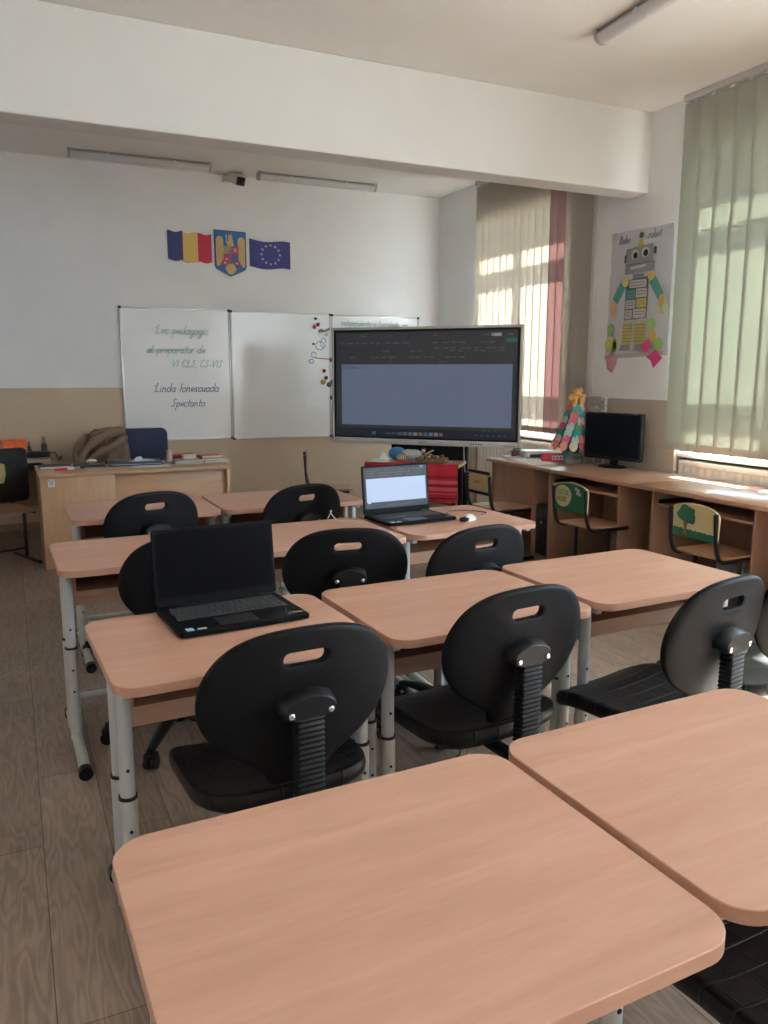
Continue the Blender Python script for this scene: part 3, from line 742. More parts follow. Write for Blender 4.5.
# ================================================================== LAPTOPS AND MOUSE
def laptop(label, x, y, z, rz, w, d, h, open_deg, lit):
    t = thing('laptop', label, 'laptop', (x, y, z), rz)
    w2 = w/2
    b = MB(); b.prism(rrect(-w2, w2, 0, d, .012, 4), 0.004, .020, 'XY', bev=.003); base = b.build('base', solid('laptop_black', (.0055, .0055, .0065), .5, spec=.10), t)
    k = MB(); rows, cols = 6, 17; kw = (w-.05)/cols; kh = (d*.47)/rows
    for r in range(rows):
        for c in range(cols):
            if r == 0 and 4 <= c <= 8:
                if c > 4: continue
                k.box(-w2+.025+4*kw+.002, -w2+.025+9*kw-.002, d*.42+r*kh+.002, d*.42+(r+1)*kh-.002, .020, .0218); continue
            x0 = -w2+.025+c*kw+(0 if c > 13 else (r % 3)*.003)
            k.box(x0+.0015, x0+kw-.0015, d*.42+r*kh+.002, d*.42+(r+1)*kh-.002, .020, .0218)
    k.build('keyboard', solid('key_grey', (.045, .045, .05), .5), t, 0)
    tp = MB(); tp.box(-.075, .045, .02, d*.36, .0199, .0206, bev=.0002, seg=1); tp.build('touchpad', solid('touchpad_black', (.022, .022, .024), .3), t)
    for i, (sx, c, sw) in enumerate(((-w2+.022, (.30, .55, .68), .022), (-w2+.055, (.62, .60, .60), .026))):
        s = MB(); s.box(sx, sx+sw, .012, .012+(.026 if i == 0 else .014), .0200, .0206); s.build('sticker', solid('sticker_%d' % i, c, .4), t, 0)
    s = MB(); s.box(w2-.045, w2-.012, .03, .042, .0200, .0205); s.build('badge', solid('badge_grey', (.3, .3, .3), .35, metal=.5), t, 0)
    lid = MB(); lid.prism(rrect(-w2, w2, 0, h, .010, 4), -.004, .004, 'XZ', bev=.0015)
    L = lid.build('lid', M['laptop_black'], t, loc=(0, d-.006, .022)); L.rotation_euler = (R(-(open_deg-90)), 0, 0)
    hg = MB(); hg.tube([(-w2*.72, d-.006, .019), (w2*.72, d-.006, .019)], .008, 10); hg.build('hinge', M['laptop_black'], t)
    sc_ = MB(); sc_.box(-w2+.010, w2-.010, -.0046, -.0038, .028, h-.010)
    if not lit:
        sc_.build('screen', solid('dark_screen', (.003, .003, .005), .35, spec=.05), L, 0)
    else:
        sc_.build('screen', emit('laptop_ui_dark', (.030, .036, .043), 1), L, 0)
        p = MB(); p.box(-w2+.022, w2-.020, -.0052, -.0046, .062, h*.73); p.build('document_page', emit('laptop_page', (.29, .36, .49), 1.0), L, 0)
        p = MB(); p.box(-w2+.028, -w2+.045, -.0053, -.0046, .056, .064); p.build('page_tab', M['laptop_page'], L, 0)
        p = MB(); random.seed(4)
        for r in range(3):
            xx = -w2+.03
            while xx < w2-.04:
                ww = random.uniform(.006, .022)
                if random.random() < .7: p.box(xx, xx+ww, -.0052, -.0046, h*.78+r*.013, h*.78+r*.013+.004)
                xx += ww+.006
        for j in range(14): p.box(-.06+j*.012, -.054+j*.012, -.0052, -.0046, .040, .046)
        p.build('toolbar_icon', emit('ui_grey', (.09, .10, .11), .8), L, 0)
        p = MB(); p.box(w2-.05, w2-.032, -.0052, -.0046, h-.02, h-.015); p.build('share_button', emit('ui_green', (.15, .36, .24), .9), L, 0)
    cam = MB(); cam.tube([(0, -.0038, h-.006), (0, -.0048, h-.006)], .0022, 8); cam.build('webcam', solid('lens_glass', (.01, .01, .015), .08), L)
    return t
laptop('switched off black laptop standing open on second row desk', .598, 2.228, .76, R(5), .405, .285, .246, 97, False)
laptop('open laptop showing a blank document on the third row desks', 1.868, 3.515, .76, R(5), .41, .27, .255, 97, True)
t = thing('computer_mouse', 'white wireless mouse with a dark front on third row desk', 'mouse', (2.13, 3.51, .76), R(-62))
p = MB(); rg = []
for k in range(11):
    u = k/10; yy = -.055+.11*u; s = math.sin(PI*min(1, max(0, u*.96+.02)))**.5; hh = .034*s*(.8+.25*math.cos(2*(u-.35)))
    rg.append([(.031*s*math.cos(R(a)), yy, max(.001, hh*math.sin(R(a)))) for a in range(0, 181, 15)])
p.rings(rg); p.build('shell', solid('mouse_white', (.62, .60, .55), .35), t, 60)
p = MB(); p.box(-.024, .024, -.062, -.030, .001, .022, bev=.009); p.build('front_buttons', M['blackplastic'], t)
p = MB(); p.tube([(-.004, -.040, .021), (.004, -.040, .021)], .007, 10); p.build('scroll_wheel', solid('wheel_grey', (.12, .12, .12), .5), t)
pts = catmull([(2.10, 3.70, .764), (2.18, 3.78, .764), (2.27, 3.76, .764), (2.33, 3.66, .764), (2.27, 3.61, .764)], 6)
o = MB(); o.tube(pts, .0035, 6); tag(o.build('cable', solid('cable_grey', (.16, .13, .12), .5), None), 'thin cable lying behind the white mouse', 'cable')
pts = catmull([(1.62, 3.74, .764), (1.50, 3.74, .764), (1.47, 3.80, .80), (1.50, 3.86, .80), (1.47, 3.84, .764)], 6)
o = MB(); o.tube(pts, .0025, 6); tag(o.build('cable', solid('cable_pale', (.45, .38, .34), .5), None), 'pale charger cable curling left of the lit laptop', 'cable')

# ================================================================== LARGE DISPLAY
TVA = R(-45.9)
t = thing('interactive_display', 'large interactive display on a stand showing a blank document', 'display', (3.275, 6.215, 0), TVA)
W2, ZB, ZT = .866, .893, 1.918
p = MB(); p.box(-W2+.01, W2-.01, .02, .085, ZB+.01, ZT-.01, bev=.01); p.build('rear_housing', M['blackplastic'], t)
f = MB(); tb, sb, bb = .022, .020, .050
f.box(-W2, W2, -.006, .03, ZT-tb, ZT, bev=.004); f.box(-W2, W2, -.006, .03, ZB, ZB+bb, bev=.004)
f.box(-W2, -W2+sb, -.006, .03, ZB, ZT, bev=.004); f.box(W2-sb, W2, -.006, .03, ZB, ZT, bev=.004); f.build('bezel', M['bezel'], t)
x0, x1, z0, z1 = -W2+sb, W2-sb, ZB+bb, ZT-tb
s = MB(); s.box(x0, x1, .000, .02, z0, z1); s.build('screen_glass', solid('tv_black', (.005, .005, .006), .3, spec=.2), t, 0)
s = MB(); s.box(x0+.022, x1-.022, -.0008, .0, z0+.02, z1-.02); scr = s.build('screen_image', emit('tv_ui_dark', (.0125, .0128, .0145), 1), t, 0)
wd, hg = x1-x0, z1-z0
def tvr(mb, u0, u1, v0, v1, d=-.0014): mb.box(x0+u0*wd, x0+u1*wd, d, -.0008, z1-v1*hg, z1-v0*hg)
p = MB(); tvr(p, .045, .965, .315, .875); p.build('document_page', emit('tv_page', (.052, .064, .094), 1.0), scr, 0)
p = MB(); tvr(p, .02, .98, .905, .985); p.build('taskbar', emit('tv_taskbar', (.003, .004, .009), 1.0), scr, 0)
random.seed(11)
def icon(u0, u1, v0, v1):
    p = MB(); tvr(p, u0, u1, v0, v1); p.build('ribbon_icon', emit('tv_icons', (.034, .035, .039), 1), scr, 0)
for v, den, h in ((.05, .25, .014), (.115, .55, .014), (.19, .4, .012), (.245, .5, .014), (.29, .12, .01)):
    u = .045
    while u < .95:
        ww = random.uniform(.008, .04)
        if random.random() < den*(1.0 if (u < .45 or .52 < u < .95) else .3): icon(u, u+ww, v, v+h)
        u += ww+random.uniform(.008, .02)
for u in (.56, .61, .65, .70, .73, .77, .83, .86, .90): icon(u, u+.022, .165, .18)
p = MB(); tvr(p, .855, .905, .045, .072); p.build('search_pill', emit('tv_pill', (.14, .15, .19), .8), scr, 0)
p = MB(); tvr(p, .93, .985, .09, .125); p.build('share_button', emit('tv_green', (.012, .06, .04), .8), scr, 0)
cols = [(.05, .25, .30), (.12, .15, .2), (.2, .2, .22), (.15, .2, .3), (.35, .34, .3), (.3, .2, .1), (.1, .15, .35), (.1, .3, .35), (.3, .32, .3), (.25, .15, .12)]
for j, c in enumerate(cols):
    p = MB(); u = .25+(.04 if j == 0 else .16+.028*j); tvr(p, u-.07, u-.05, .935, .965, -.002); p.build('taskbar_icon', emit('tv_task%d' % j, c, .25), scr, 0)
p = MB()
for u in (.30, .33, .36): tvr(p, u, u+.02, .943, .955, -.002)
for u in (.78, .81, .84, .87, .9, .93): tvr(p, u, u+.014, .94, .956, -.002)
for u in (.82, .85, .88): tvr(p, u, u+.01, .90, .912, -.002)
p.build('taskbar_text', emit('tv_tasktext', (.04, .045, .055), .8), scr, 0)
p = MB(); write(p, 'Lecti a tema', (x0+.055*wd, -.0016, z1-.352*hg), (1, 0, 0), (0, 0, 1), .012, .004, .1); p.build('document_text', emit('tv_text', (.03, .035, .05), .8), scr, 0)
p = MB()
tvr(p, .115, .19, .372, .376, -.0018); tvr(p, .115, .19, .395, .399, -.0018)
p.build('text_box', emit('tv_box', (.09, .10, .13), .8), scr, 0)
p = MB()
for k in range(5): p.lathe([(.001, 0), (.006, 0), (.006, .003), (.001, .003)], 10, c=(W2-.42+.022*k, -.006, ZB+.025), mat=Matrix.Rotation(PI/2, 4, 'X'))
p.build('button', M['blackplastic'], t)
p = MB(); p.box(-.035, .035, -.0068, -.006, ZB+.02, ZB+.028); p.build('badge', solid('badge_dark', (.25, .25, .25), .4), t, 0)
p = MB(); p.box(W2-.14, W2-.04, -.0068, -.006, ZB+.012, ZB+.020); p.build('port_strip', M['badge_dark'], t, 0)
for s in (-1, 1):
    p = MB(); p.box(s*.32-.035, s*.32+.035, .19, .25, .05, 1.7, bev=.006); p.build('stand_column', M['blackmatte'], t)
    p = MB(); p.box(s*.32-.03, s*.32+.03, .085, .19, 1.2, 1.28); p.box(s*.32-.03, s*.32+.03, .085, .19, 1.6, 1.68); p.build('mount_arm', M['blackmatte'], t)
    p = MB(); p.box(s*.32-.03, s*.32+.03, .15, .66, .05, .10, bev=.008)
    fo = p.build('stand_foot', M['blackmatte'], t)
    for yy in (.18, .63):
        q = MB(); q.tube([(s*.32-.02, yy, .03), (s*.32+.02, yy, .03)], .03, 12); q.box(s*.32-.018, s*.32+.018, yy-.018, yy+.018, .045, .06); q.build('caster', M['blackplastic'], fo)
p = MB(); p.box(-.36, .36, .19, .22, .60, .92, bev=.004); p.build('stand_panel', M['blackmatte'], t)
p = MB(); p.tube(catmull([(.35, .10, 1.0), (.36, .11, .7), (.41, .13, .35), (.40, .15, .12)], 6), .006, 6); p.build('power_cable', solid('cable_white', (.45, .43, .42), .5), t)

# ================================================================== RED-CLOTH TABLE
RA = math.atan2(-.53, .632)
t = thing('side_table', 'small beech table under the display, draped with red woven cloth', 'table', (3.075, 6.04, 0), RA)   # front edge centre
tw, td = .415, .42
p = MB(); p.prism(rrect(-tw, tw, 0, td, .02, 4), .725, .75, 'XY', bev=.003); p.build('tabletop', M['desk'], t)
for sx in (-1, 1):
    for yy in (.05, td-.05):
        q = MB(); q.box(sx*(tw-.045)-.018, sx*(tw-.045)+.018, yy-.018, yy+.018, 0, .725, bev=.003); q.build('leg', M['tubeblack'], t)
p = MB(); p.box(-tw+.06, tw-.06, td-.06, td-.04, .45, .725); p.build('back_panel', M['counter_shaded'], t)
ct = MB()
n = 40
fr = []
for k in range(n+1):
    u = k/n; x = -tw+.006+(2*tw-.012)*u; y = -.014+.006*math.sin(u*34)
    fr.append([(x, .035, .754), (x, -.004, .7545), (x, y-.002, .742), (x, y-.004+.003*math.sin(u*21), .60), (x, y+.004*math.sin(u*27), .435)])
V = [[ct.bm.verts.new(p) for p in r] for r in fr]; Vb = [[ct.bm.verts.new((p[0], p[1]-.0025 if i > 1 else p[1], p[2]+(.0025 if i < 2 else 0))) for i, p in enumerate(r)] for r in fr]
for A in (V, Vb):
    for a, b in zip(A, A[1:]):
        for i in range(4): ct.bm.faces.new((a[i], b[i], b[i+1], a[i+1]))
for a, b, c, d in zip(V, V[1:], Vb, Vb[1:]):
    ct.bm.faces.new((a[4], b[4], d[4], c[4])); ct.bm.faces.new((a[0], b[0], d[0], c[0]))
def cloth_mat():
    m, nt, b = new_mat('red_woven_cloth'); N, L = nt.nodes, nt.links
    tc = N.new('ShaderNodeTexCoord'); sx = N.new('ShaderNodeSeparateXYZ'); L.new(tc.outputs['Object'], sx.inputs[0])
    mr = N.new('ShaderNodeMapRange'); mr.inputs[1].default_value = .43; mr.inputs[2].default_value = .76; L.new(sx.outputs['Z'], mr.inputs[0])
    cr = N.new('ShaderNodeValToRGB'); cr.color_ramp.interpolation = 'CONSTANT'; e = cr.color_ramp.elements
    red = (.42, .012, .03, 1); pink = (.50, .10, .12, 1); dk = (.05, .008, .015, 1)
    e[0].position = 0; e[0].color = red; e[1].position = .10; e[1].color = dk
    for pos, c in ((.13, red), (.22, pink), (.25, red), (.31, pink), (.40, red), (.43, dk), (.455, red), (.50, pink), (.58, red), (.63, (.22, .01, .02, 1)), (.70, red)):
        q = e.new(pos); q.color = c
    L.new(mr.outputs[0], cr.inputs[0]); L.new(cr.outputs[0], b.inputs['Base Color']); b.inputs['Roughness'].default_value = .9
    return m
co = ct.build('tablecloth', cloth_mat(), None, 60); co.location = (3.075, 6.04, 0); co.rotation_euler = (0, 0, RA)
tag(co, 'red striped woven cloth hanging over the small table front below the display', 'tablecloth')
def rt(x, y, z=.75):
    c, s = math.cos(RA), math.sin(RA); return (3.075+c*x-s*y, 6.04+s*x+c*y, z)
# things on it
t = thing('bag', 'white carrier bag with a blue bulging top at the back of the red-cloth table', 'bag', rt(-.12, .285), RA)
p = MB(); p.ball((-.07, .0, .062), .066, 1.25, .8, .92); p.build('blue_top', solid('bag_blue', (.05, .20, .50), .4), t)
p = MB(); p.ball((.06, -.01, .05), .075, 1.6, .75, .72)
for v in p.bm.verts: v.co += Vector((random.uniform(-.006, .006), random.uniform(-.006, .006), random.uniform(-.006, .006))); v.co.z = max(.001, v.co.z)
p.build('white_body', solid('bag_white', (.50, .52, .54), .4), t)
t = thing('yarn_ball', 'cream ball of yarn in front of the blue and white bag', 'yarn', rt(-.13, .20), 0)
p = MB(); p.ball((0, 0, .037), .037, 1.25, 1, 1)
p.build('ball', solid('yarn_cream', (.50, .43, .33), .9, bump=.5, scale=80), t)
p = MB()
for k in range(7):
    a = R(26*k); q = [(.047*math.cos(R(b))*math.cos(a), .039*math.cos(R(b))*math.sin(a), .037+.039*math.sin(R(b))) for b in range(0, 361, 20)]; p.tube(q, .003, 5, cap=False)
p.build('wound_strand', solid('yarn_dark', (.25, .19, .14), .9), t)
t = thing('wicker_tray', 'round wicker tray of dried flowers on the red-cloth table', 'tray', rt(.15, .16), 0)
for k, (z, rr) in enumerate(((.010, .125), (.024, .132), (.038, .136))):
    p = MB(); q = [((rr+.004*math.sin(24*R(a)))*math.cos(R(a)), (rr+.004*math.sin(24*R(a)))*math.sin(R(a)), z) for a in range(0, 360, 6)]; q.append(q[0]); p.tube(q, .009, 6, cap=False); p.build('woven_rim', solid('wicker', (.22, .14, .08), .8), t)
p = MB(); p.lathe([(.001, .002), (.125, .002), (.125, .010), (.001, .010)], 24); p.build('tray_floor', M['wicker'], t)
random.seed(3)
for k in range(16):
    a = random.uniform(0, 2*PI); rr = random.uniform(.01, .10); c = [(.16, .03, .03), (.30, .25, .12), (.10, .12, .05), (.36, .30, .22), (.22, .10, .06)][k % 5]
    p = MB(); p.ball((rr*math.cos(a), rr*math.sin(a), .034+random.uniform(0, .03)), random.uniform(.016, .026), 1, 1, .8, 8, 6); p.build('dried_flower', solid('flower_%d' % (k % 5), c, .8), t)
t = thing('toy_figure', 'small doll in red and white leaning on the wicker tray', 'doll', rt(.06, .24), RA)
p = MB(); p.lathe([(.001, 0), (.032, 0), (.028, .03), (.014, .07), (.010, .08), (.001, .082)], 14); p.build('red_dress', solid('doll_red', (.30, .02, .04), .7), t)
p = MB(); p.ball((0, 0, .098), .02); p.build('head', solid('doll_skin', (.55, .42, .33), .6), t)
p = MB(); p.tube([(.01, 0, .06), (.05, -.005, .085), (.09, -.01, .105)], [.008, .007, .006], 8); p.build('arm', solid('doll_white', (.55, .52, .46), .7), t)
p = MB(); p.ball((0, .004, .105), .021, 1, 1, .9); p.build('hair', solid('doll_hair', (.10, .03, .03), .8), t)
p = MB(); p.box(-.09, .09, -.045, .045, 0, .016, bev=.002); o = p.build('booklet', solid('booklet_red', (.38, .03, .06), .5), None, loc=rt(-.06, .095)); o.rotation_euler = (0, 0, RA+.1); tag(o, 'thin red booklet near the front of the red-cloth table', 'booklet')
t = thing('paper_stack', 'loose white papers on the left corner of the red-cloth table', 'papers', rt(-.31, .20), RA)
for k in range(3):
    p = MB(); p.box(-.085, .085, -.12, .12, .004*k, .004*k+.0035, mat=Matrix.Rotation(.2*k-.2, 4, 'Z')); p.build('sheet', solid('paper_white', (.80, .79, .78), .7), t, 0)
p = MB(); p.prism([(.0, 0), (.09, 0), (.06, .06), (.03, .07)], 0, .003, 'XZ'); p.build('folded_sheet', solid('paper_white', (.80, .79, .78), .7), t, 0, (-.02, -.02, .012))

# ================================================================== SCHOOL CHAIRS (plywood on black tubes)
def school_chair(label, x, y, rz, seat_z=.45, top_z=.745, paint=None, w=.36, d=.40):
    """faces +Y"""
    t = thing('school_chair', label, 'chair', (x, y, 0), rz, 'plywood school chairs')
    w2 = w/2
    for s in (-1, 1):
        X_ = s*(w2-.012)
        p = MB(); pts = [(X_, -d/2-.035, top_z-.03), (X_, -d/2-.02, seat_z+.10), (X_, -d/2+.0, seat_z+.02), (X_, -d/2+.03, seat_z-.018), (X_, -d/2+.10, seat_z-.03), (X_, d/2-.02, seat_z-.03)]
        p.tube(catmull(pts, 4), .0135, 10); p.build('frame_tube', M['tubeblack'], t)
        p = MB(); p.tube([(X_, .0, .03), (X_, .0, seat_z-.03)], .0135, 10); p.build('leg', M['tubeblack'], t)
        p = MB(); p.tube([(X_, -d/2-.02, .017), (X_, d/2+.02, .017)], .016, 10, flat=(1, .9)); p.build('foot_bar', M['tubeblack'], t)
    p = MB(); p.tube([(-w2+.012, 0, seat_z-.045), (w2-.012, 0, seat_z-.045)], .011, 8); p.tube([(-w2+.012, .02, .10), (w2-.012, .02, .10)], .009, 8); p.build('cross_bar', M['tubeblack'], t)
    p = MB(); rg = []
    for k in range(9):
        u = -1+2*k/8; poly = []
        rg.append(u)
    pl = rrect(-w2, w2, -d/2+.02, d/2+.02, .04, 5)
    def cz(q): return seat_z-.008-.006*(1-(q[0]/w2)**2)-(.010*max(0, (q[1]-d/2+.06)/.08)**2)
    p.rings([[(q[0], q[1], cz(q)-.004) for q in pl], [(q[0], q[1], cz(q)+.006) for q in pl]]); p.build('seat', M['ply'], t)
    bh = .20
    bp = [(-w2+.0, top_z-bh), (w2, top_z-bh), (w2+.004, top_z-.055)]+[(w2*math.cos(R(a))*1.0, top_z-.045+.055*math.sin(R(a))) for a in range(10, 171, 16)]+[(-w2-.004, top_z-.055)]
    if paint == 'deco': bp = [(q[0], q[1]) for q in rrect(-w2+.015, w2-.015, top_z-.19, top_z, .03, 4)]
    def by(xx): return -d/2-.012+.0-.03*(1-(xx/w2)**2)*-.3
    p = MB(); p.prism(bp, -d/2-.022, -d/2-.012, 'XZ')
    back = p.build('backrest', M['plyyellow'] if paint else M['ply'], t, 30)
    yb = -d/2-.022
    def pt(nm, poly, mat, k=1):
        q = MB(); q.prism(poly, yb-.0012*k, yb, 'XZ'); return q.build(nm, mat, back, 0)
    if paint == 'tree':
        random.seed(2); cz_ = top_z-.08
        def blob(cx, cz, r, n=22, ir=.12): return [(cx+r*(1+ir*math.sin(5*a+cx*40))*math.cos(a), cz+r*.8*(1+ir*math.sin(4*a))*math.sin(a)) for a in [2*PI*k/n for k in range(n)]]
        g = solid('painted_green', (.018, .13, .075), .5)
        pt('painted_crown', blob(-.055, top_z-.060, .066), g, 3); pt('painted_branch', blob(-.012, top_z-.098, .022), g, 4)
        pt('painted_trunk', [(-.078, top_z-.185), (-.045, top_z-.185), (-.052, top_z-.15), (-.045, top_z-.11), (-.075, top_z-.11), (-.068, top_z-.15)], solid('painted_brown', (.28, .10, .05), .5), 2)
        hedge = [(-w2, top_z-bh)]+[(w2, top_z-bh)]+[(w2-(2*w2)*k/24, top_z-bh+.048+.010*abs(math.sin(k*1.3))-.014*(1-k/24)) for k in range(25)]
        pt('painted_hedge', hedge, g, 1)
    if paint == 'sign':
        g = solid('painted_green_bright', (.012, .12, .05), .5)
        pt('painted_field', [(q[0]*.96, top_z-.002+(q[1]-top_z)*.97-.004) for q in bp], g, 1)
        el = [(-.075+.088*math.cos(a)*(1+.04*math.sin(3*a)), top_z-.095+.078*math.sin(a)) for a in [2*PI*k/24 for k in range(24)]]
        pt('painted_sign', el, solid('painted_cream', (.50, .46, .26), .5), 2)
        q = MB(); write(q, 'COLTUL', (-.135, yb-.0026, top_z-.085), (1, 0, 0), (0, 0, 1), .0165, .0045, .0); write(q, 'VERDE', (-.135, yb-.0026, top_z-.135), (1, 0, 0), (0, 0, 1), .0165, .0055, .0)
        q.build('painted_text', solid('painted_olive', (.16, .17, .03), .5), back, 0)
        for k, (px, pz) in enumerate(((.06, .02), (.085, .03), (.075, .05), (.10, .055))):
            pt('painted_flower', [(px+.014*math.cos(a), top_z-pz-.01+.014*math.sin(a)) for a in [2*PI*j/8 for j in range(8)]], solid('painted_petal', (.45, .45, .40), .5), 2)
    if paint == 'deco':
        for k in range(15):
            for zz in (top_z-.012, top_z-.178):
                px = -w2+.035+(2*w2-.07)*k/14
                pt('painted_dot', [(px+.0115*math.cos(a), zz+.015*math.sin(a)) for a in [2*PI*j/8 for j in range(8)]], M['blackmatte'], 2)
        for k in range(5):
            for s in (-1, 1):
                pt('painted_dot', [(s*(w2-.030)+.010*math.cos(a), top_z-.04-.028*k+.012*math.sin(a)) for a in [2*PI*j/8 for j in range(8)]], M['blackmatte'], 2)
        q = MB(); write(q, 'carte', (-.07, yb-.0022, top_z-.105), (1, 0, 0), (0, 0, 1), .022, .004, .2); q.build('painted_text', solid('painted_brown', (.28, .10, .05), .5), back, 0)
    return t
school_chair('plywood school chair with a cream back and black dotted border by the red-cloth table', 3.62, 5.47, R(-88), paint='deco')
school_chair('plywood school chair with a green painted back and cream sign', 3.80, 4.53, R(-87), paint='sign')
school_chair('plywood school chair with a tree painted on its cream back', 3.875, 3.455, R(-88), paint='tree')
school_chair('plywood school chair standing edge-on beyond the far row of desks', 2.72, 7.05, R(-109), top_z=.80)
school_chair('plywood school chair left of the teacher desk with a black bag on its back', -.13, 6.97, R(202), top_z=.83, w=.40, d=.44)

# black backpack hung over the left chair's back
t = thing('backpack', 'black bag with a tan patch hanging over the school chair left of teacher desk', 'bag', (-.13, 6.97, 0), R(202))
p = MB(); p.prism(rrect(-.315, .215, .462, .905, .045, 6), -.215, -.135, 'XZ', bev=.03); p.build('body', solid('bag_black', (.012, .012, .015), .7, bump=.2, scale=90), t, 50)
p = MB(); p.prism([(-.10, .63), (.03, .62), (.05, .70), (.04, .78), (-.04, .81), (-.115, .78), (-.12, .70)], -.131, -.135, 'XZ'); p.build('tan_patch', solid('bag_tan', (.42, .34, .17), .7), t)
p = MB()
for a, b in ((-.07, .70), (-.03, .68), (.0, .73), (-.06, .76), (-.02, .755)): p.ball((a, -.131, b), .006, 1, .3, 1, 8, 6)
p.build('patch_dots', M['blackmatte'], t)
p = MB(); p.tube(catmull([(-.05, -.17, .90), (-.04, -.17, .94), (.04, -.17, .94), (.05, -.17, .90)], 5), .009, 8); p.build('grab_handle', M['bag_black'], t)
for s in (-1, 1):
    p = MB(); p.tube(catmull([(s*.11, -.225, .88), (s*.12, -.26, .80), (s*.12, -.25, .65), (s*.13, -.22, .52)], 5), .018, 8, flat=(1, .4)); p.build('strap', M['bag_black'], t)

# ================================================================== TEACHER DESK
t = thing('teacher_desk', 'beech teacher desk with a closed cabinet side before the whiteboards', 'desk', (.91, 6.6, 0), R(.8))
w2 = .74; dt = .66
p = MB(); p.box(-w2-.01, w2+.012, -.025, dt, .722, .75, bev=.003); p.build('desktop', M['teachertop'], t)
p = MB(); p.box(-w2, -w2+.55, .004, .022, 0, .722, bev=.002); p.build('cabinet_front', M['teacher'], t)
p = MB(); p.box(-w2, -w2+.018, .022, dt-.02, 0, .722); p.box(-w2+.532, -w2+.55, .022, dt-.02, 0, .722); p.box(-w2+.018, -w2+.532, .022, dt-.02, .05, .07); p.build('cabinet_side', M['teacher'], t, 0)
for k in range(3):
    p = MB(); p.box(-w2+.022, -w2+.528, dt-.03, dt-.012, .08+.21*k, .28+.21*k, bev=.002); dr = p.build('drawer', M['teacher'], t)
    q = MB(); q.tube([(-w2+.22, dt-.012, .19+.21*k), (-w2+.22, dt+.012, .19+.21*k), (-w2+.33, dt+.012, .19+.21*k), (-w2+.33, dt-.012, .19+.21*k)], .005, 6); q.build('drawer_handle', M['chrome'], dr)
p = MB(); p.box(-w2+.55, w2-.02, .06, .078, .26, .722, bev=.002); p.build('modesty_panel', M['teachertop'], t)
p = MB(); p.box(w2-.024, w2, .004, dt-.01, 0, .722, bev=.002); p.build('side_panel', M['teacher'], t)
q = MB(); q.box(-w2+.055, -w2+.105, .0025, .004, .645, .705); s1 = q.build('inventory_sticker', solid('paper_sticker', (.62, .60, .60), .5), t, 0); s1['label'] = 'small white inventory sticker'
q = MB()
for a, b, c, d in ((.062, .072, .690, .699), (.075, .098, .690, .694), (.075, .095, .682, .686), (.062, .098, .672, .676), (.070, .09, .660, .666)): q.box(-w2+a, -w2+b, .002, .0025, c, d)
q.build('printed_marks', solid('print_dark', (.15, .15, .18), .6), s1, 0)
DZ = .75
def flat(name, label, cat, x, y, w, d, h, col, rz=0, z=DZ, bev=.003, rough=.5, group=None):
    p = MB(); p.box(-w/2, w/2, -d/2, d/2, 0, h, bev=min(bev, h*.4)); o = p.build(name, solid('c_%.2f_%.2f_%.2f' % col, col, rough), None, loc=(x, y, z)); o.rotation_euler = (0, 0, rz)
    return tag(o, label, cat, group)
def book(label, x, y, w, d, h, col, rz, z, name='book', group=None):
    t = thing(name, label, 'book', (x, y, z), rz, group)
    p = MB(); p.box(-w/2, w/2, -d/2, d/2, 0, .003); p.box(-w/2, w/2, -d/2, d/2, h-.003, h); p.box(-w/2, -w/2+.003, -d/2, d/2, 0, h); p.build('cover', solid('c_%.2f_%.2f_%.2f' % col, col, .5), t, 0)
    p = MB(); p.box(-w/2+.003, w/2-.005, -d/2+.004, d/2-.004, .003, h-.003); p.build('pages', solid('page_block', (.60, .57, .50), .8), t, 0)
    return t
book('black notebook lying on the left end of the teacher desk', .30, 6.99, .24, .19, .022, (.02, .02, .03), .05, DZ, 'notebook')
t = thing('laptop', 'closed dark tablet case on the teacher desk beside the red marker', 'tablet', (.565, 7.0, DZ), R(-5))
p = MB(); p.box(-.125, .125, -.085, .085, 0, .014, bev=.004); p.build('tablet_body', solid('tablet_dark', (.03, .028, .03), .35), t)
p = MB(); p.box(-.125, .125, -.085, .085, .0142, .021, bev=.003); p.build('cover', solid('tablet_cover', (.055, .05, .05), .5), t)
t.name = 'tablet_case'
t = thing('eraser', 'small white crumpled eraser cloth lying on the dark tablet case', 'cloth', (.585, 7.03, DZ+.021), 0)
p = MB(); p.ball((0, 0, .018), .03, 1.4, 1, .62)
for v in p.bm.verts: v.co += Vector((random.uniform(-.004, .004), random.uniform(-.004, .004), 0)); v.co.z = max(.0005, v.co.z)
p.build('folded_cloth', solid('cloth_pale', (.48, .42, .37), .9), t); t.name = 'cleaning_cloth'
t = thing('marker', 'red board marker with a white cap at the front of teacher desk', 'marker', (.345, 6.76, DZ), R(12))
p = MB(); p.tube([(-.06, 0, .012), (.035, 0, .012)], .011, 10); p.build('barrel', solid('marker_red', (.60, .03, .05), .4), t)
p = MB(); p.tube([(.035, 0, .012), (.085, 0, .012), (.09, 0, .012)], [.0118, .0115, .008], 10); p.build('cap', solid('marker_white', (.62, .58, .56), .4), t)
t = thing('marker', 'dark board marker lying beside the red one', 'marker', (.45, 6.83, DZ), R(20))
p = MB(); p.tube([(-.05, 0, .011), (.03, 0, .011)], .010, 10); p.build('barrel', solid('marker_grey', (.18, .18, .19), .4), t)
p = MB(); p.tube([(.03, 0, .011), (.065, 0, .011)], .0108, 10); p.build('cap', M['blackplastic'], t)
t = thing('keys', 'small black key case near the coat on the teacher desk', 'key case', (.74, 7.17, DZ), .3)
p = MB(); p.box(-.035, .035, -.02, .02, 0, .016, bev=.006); p.build('case', M['blackplastic'], t); t.name = 'key_case'
p = MB(); p.tube([(.035+.013+.013*math.cos(R(a)), .013*math.sin(R(a)), .008) for a in range(0, 361, 30)], .002, 6); p.build('ring', M['chrome'], t)
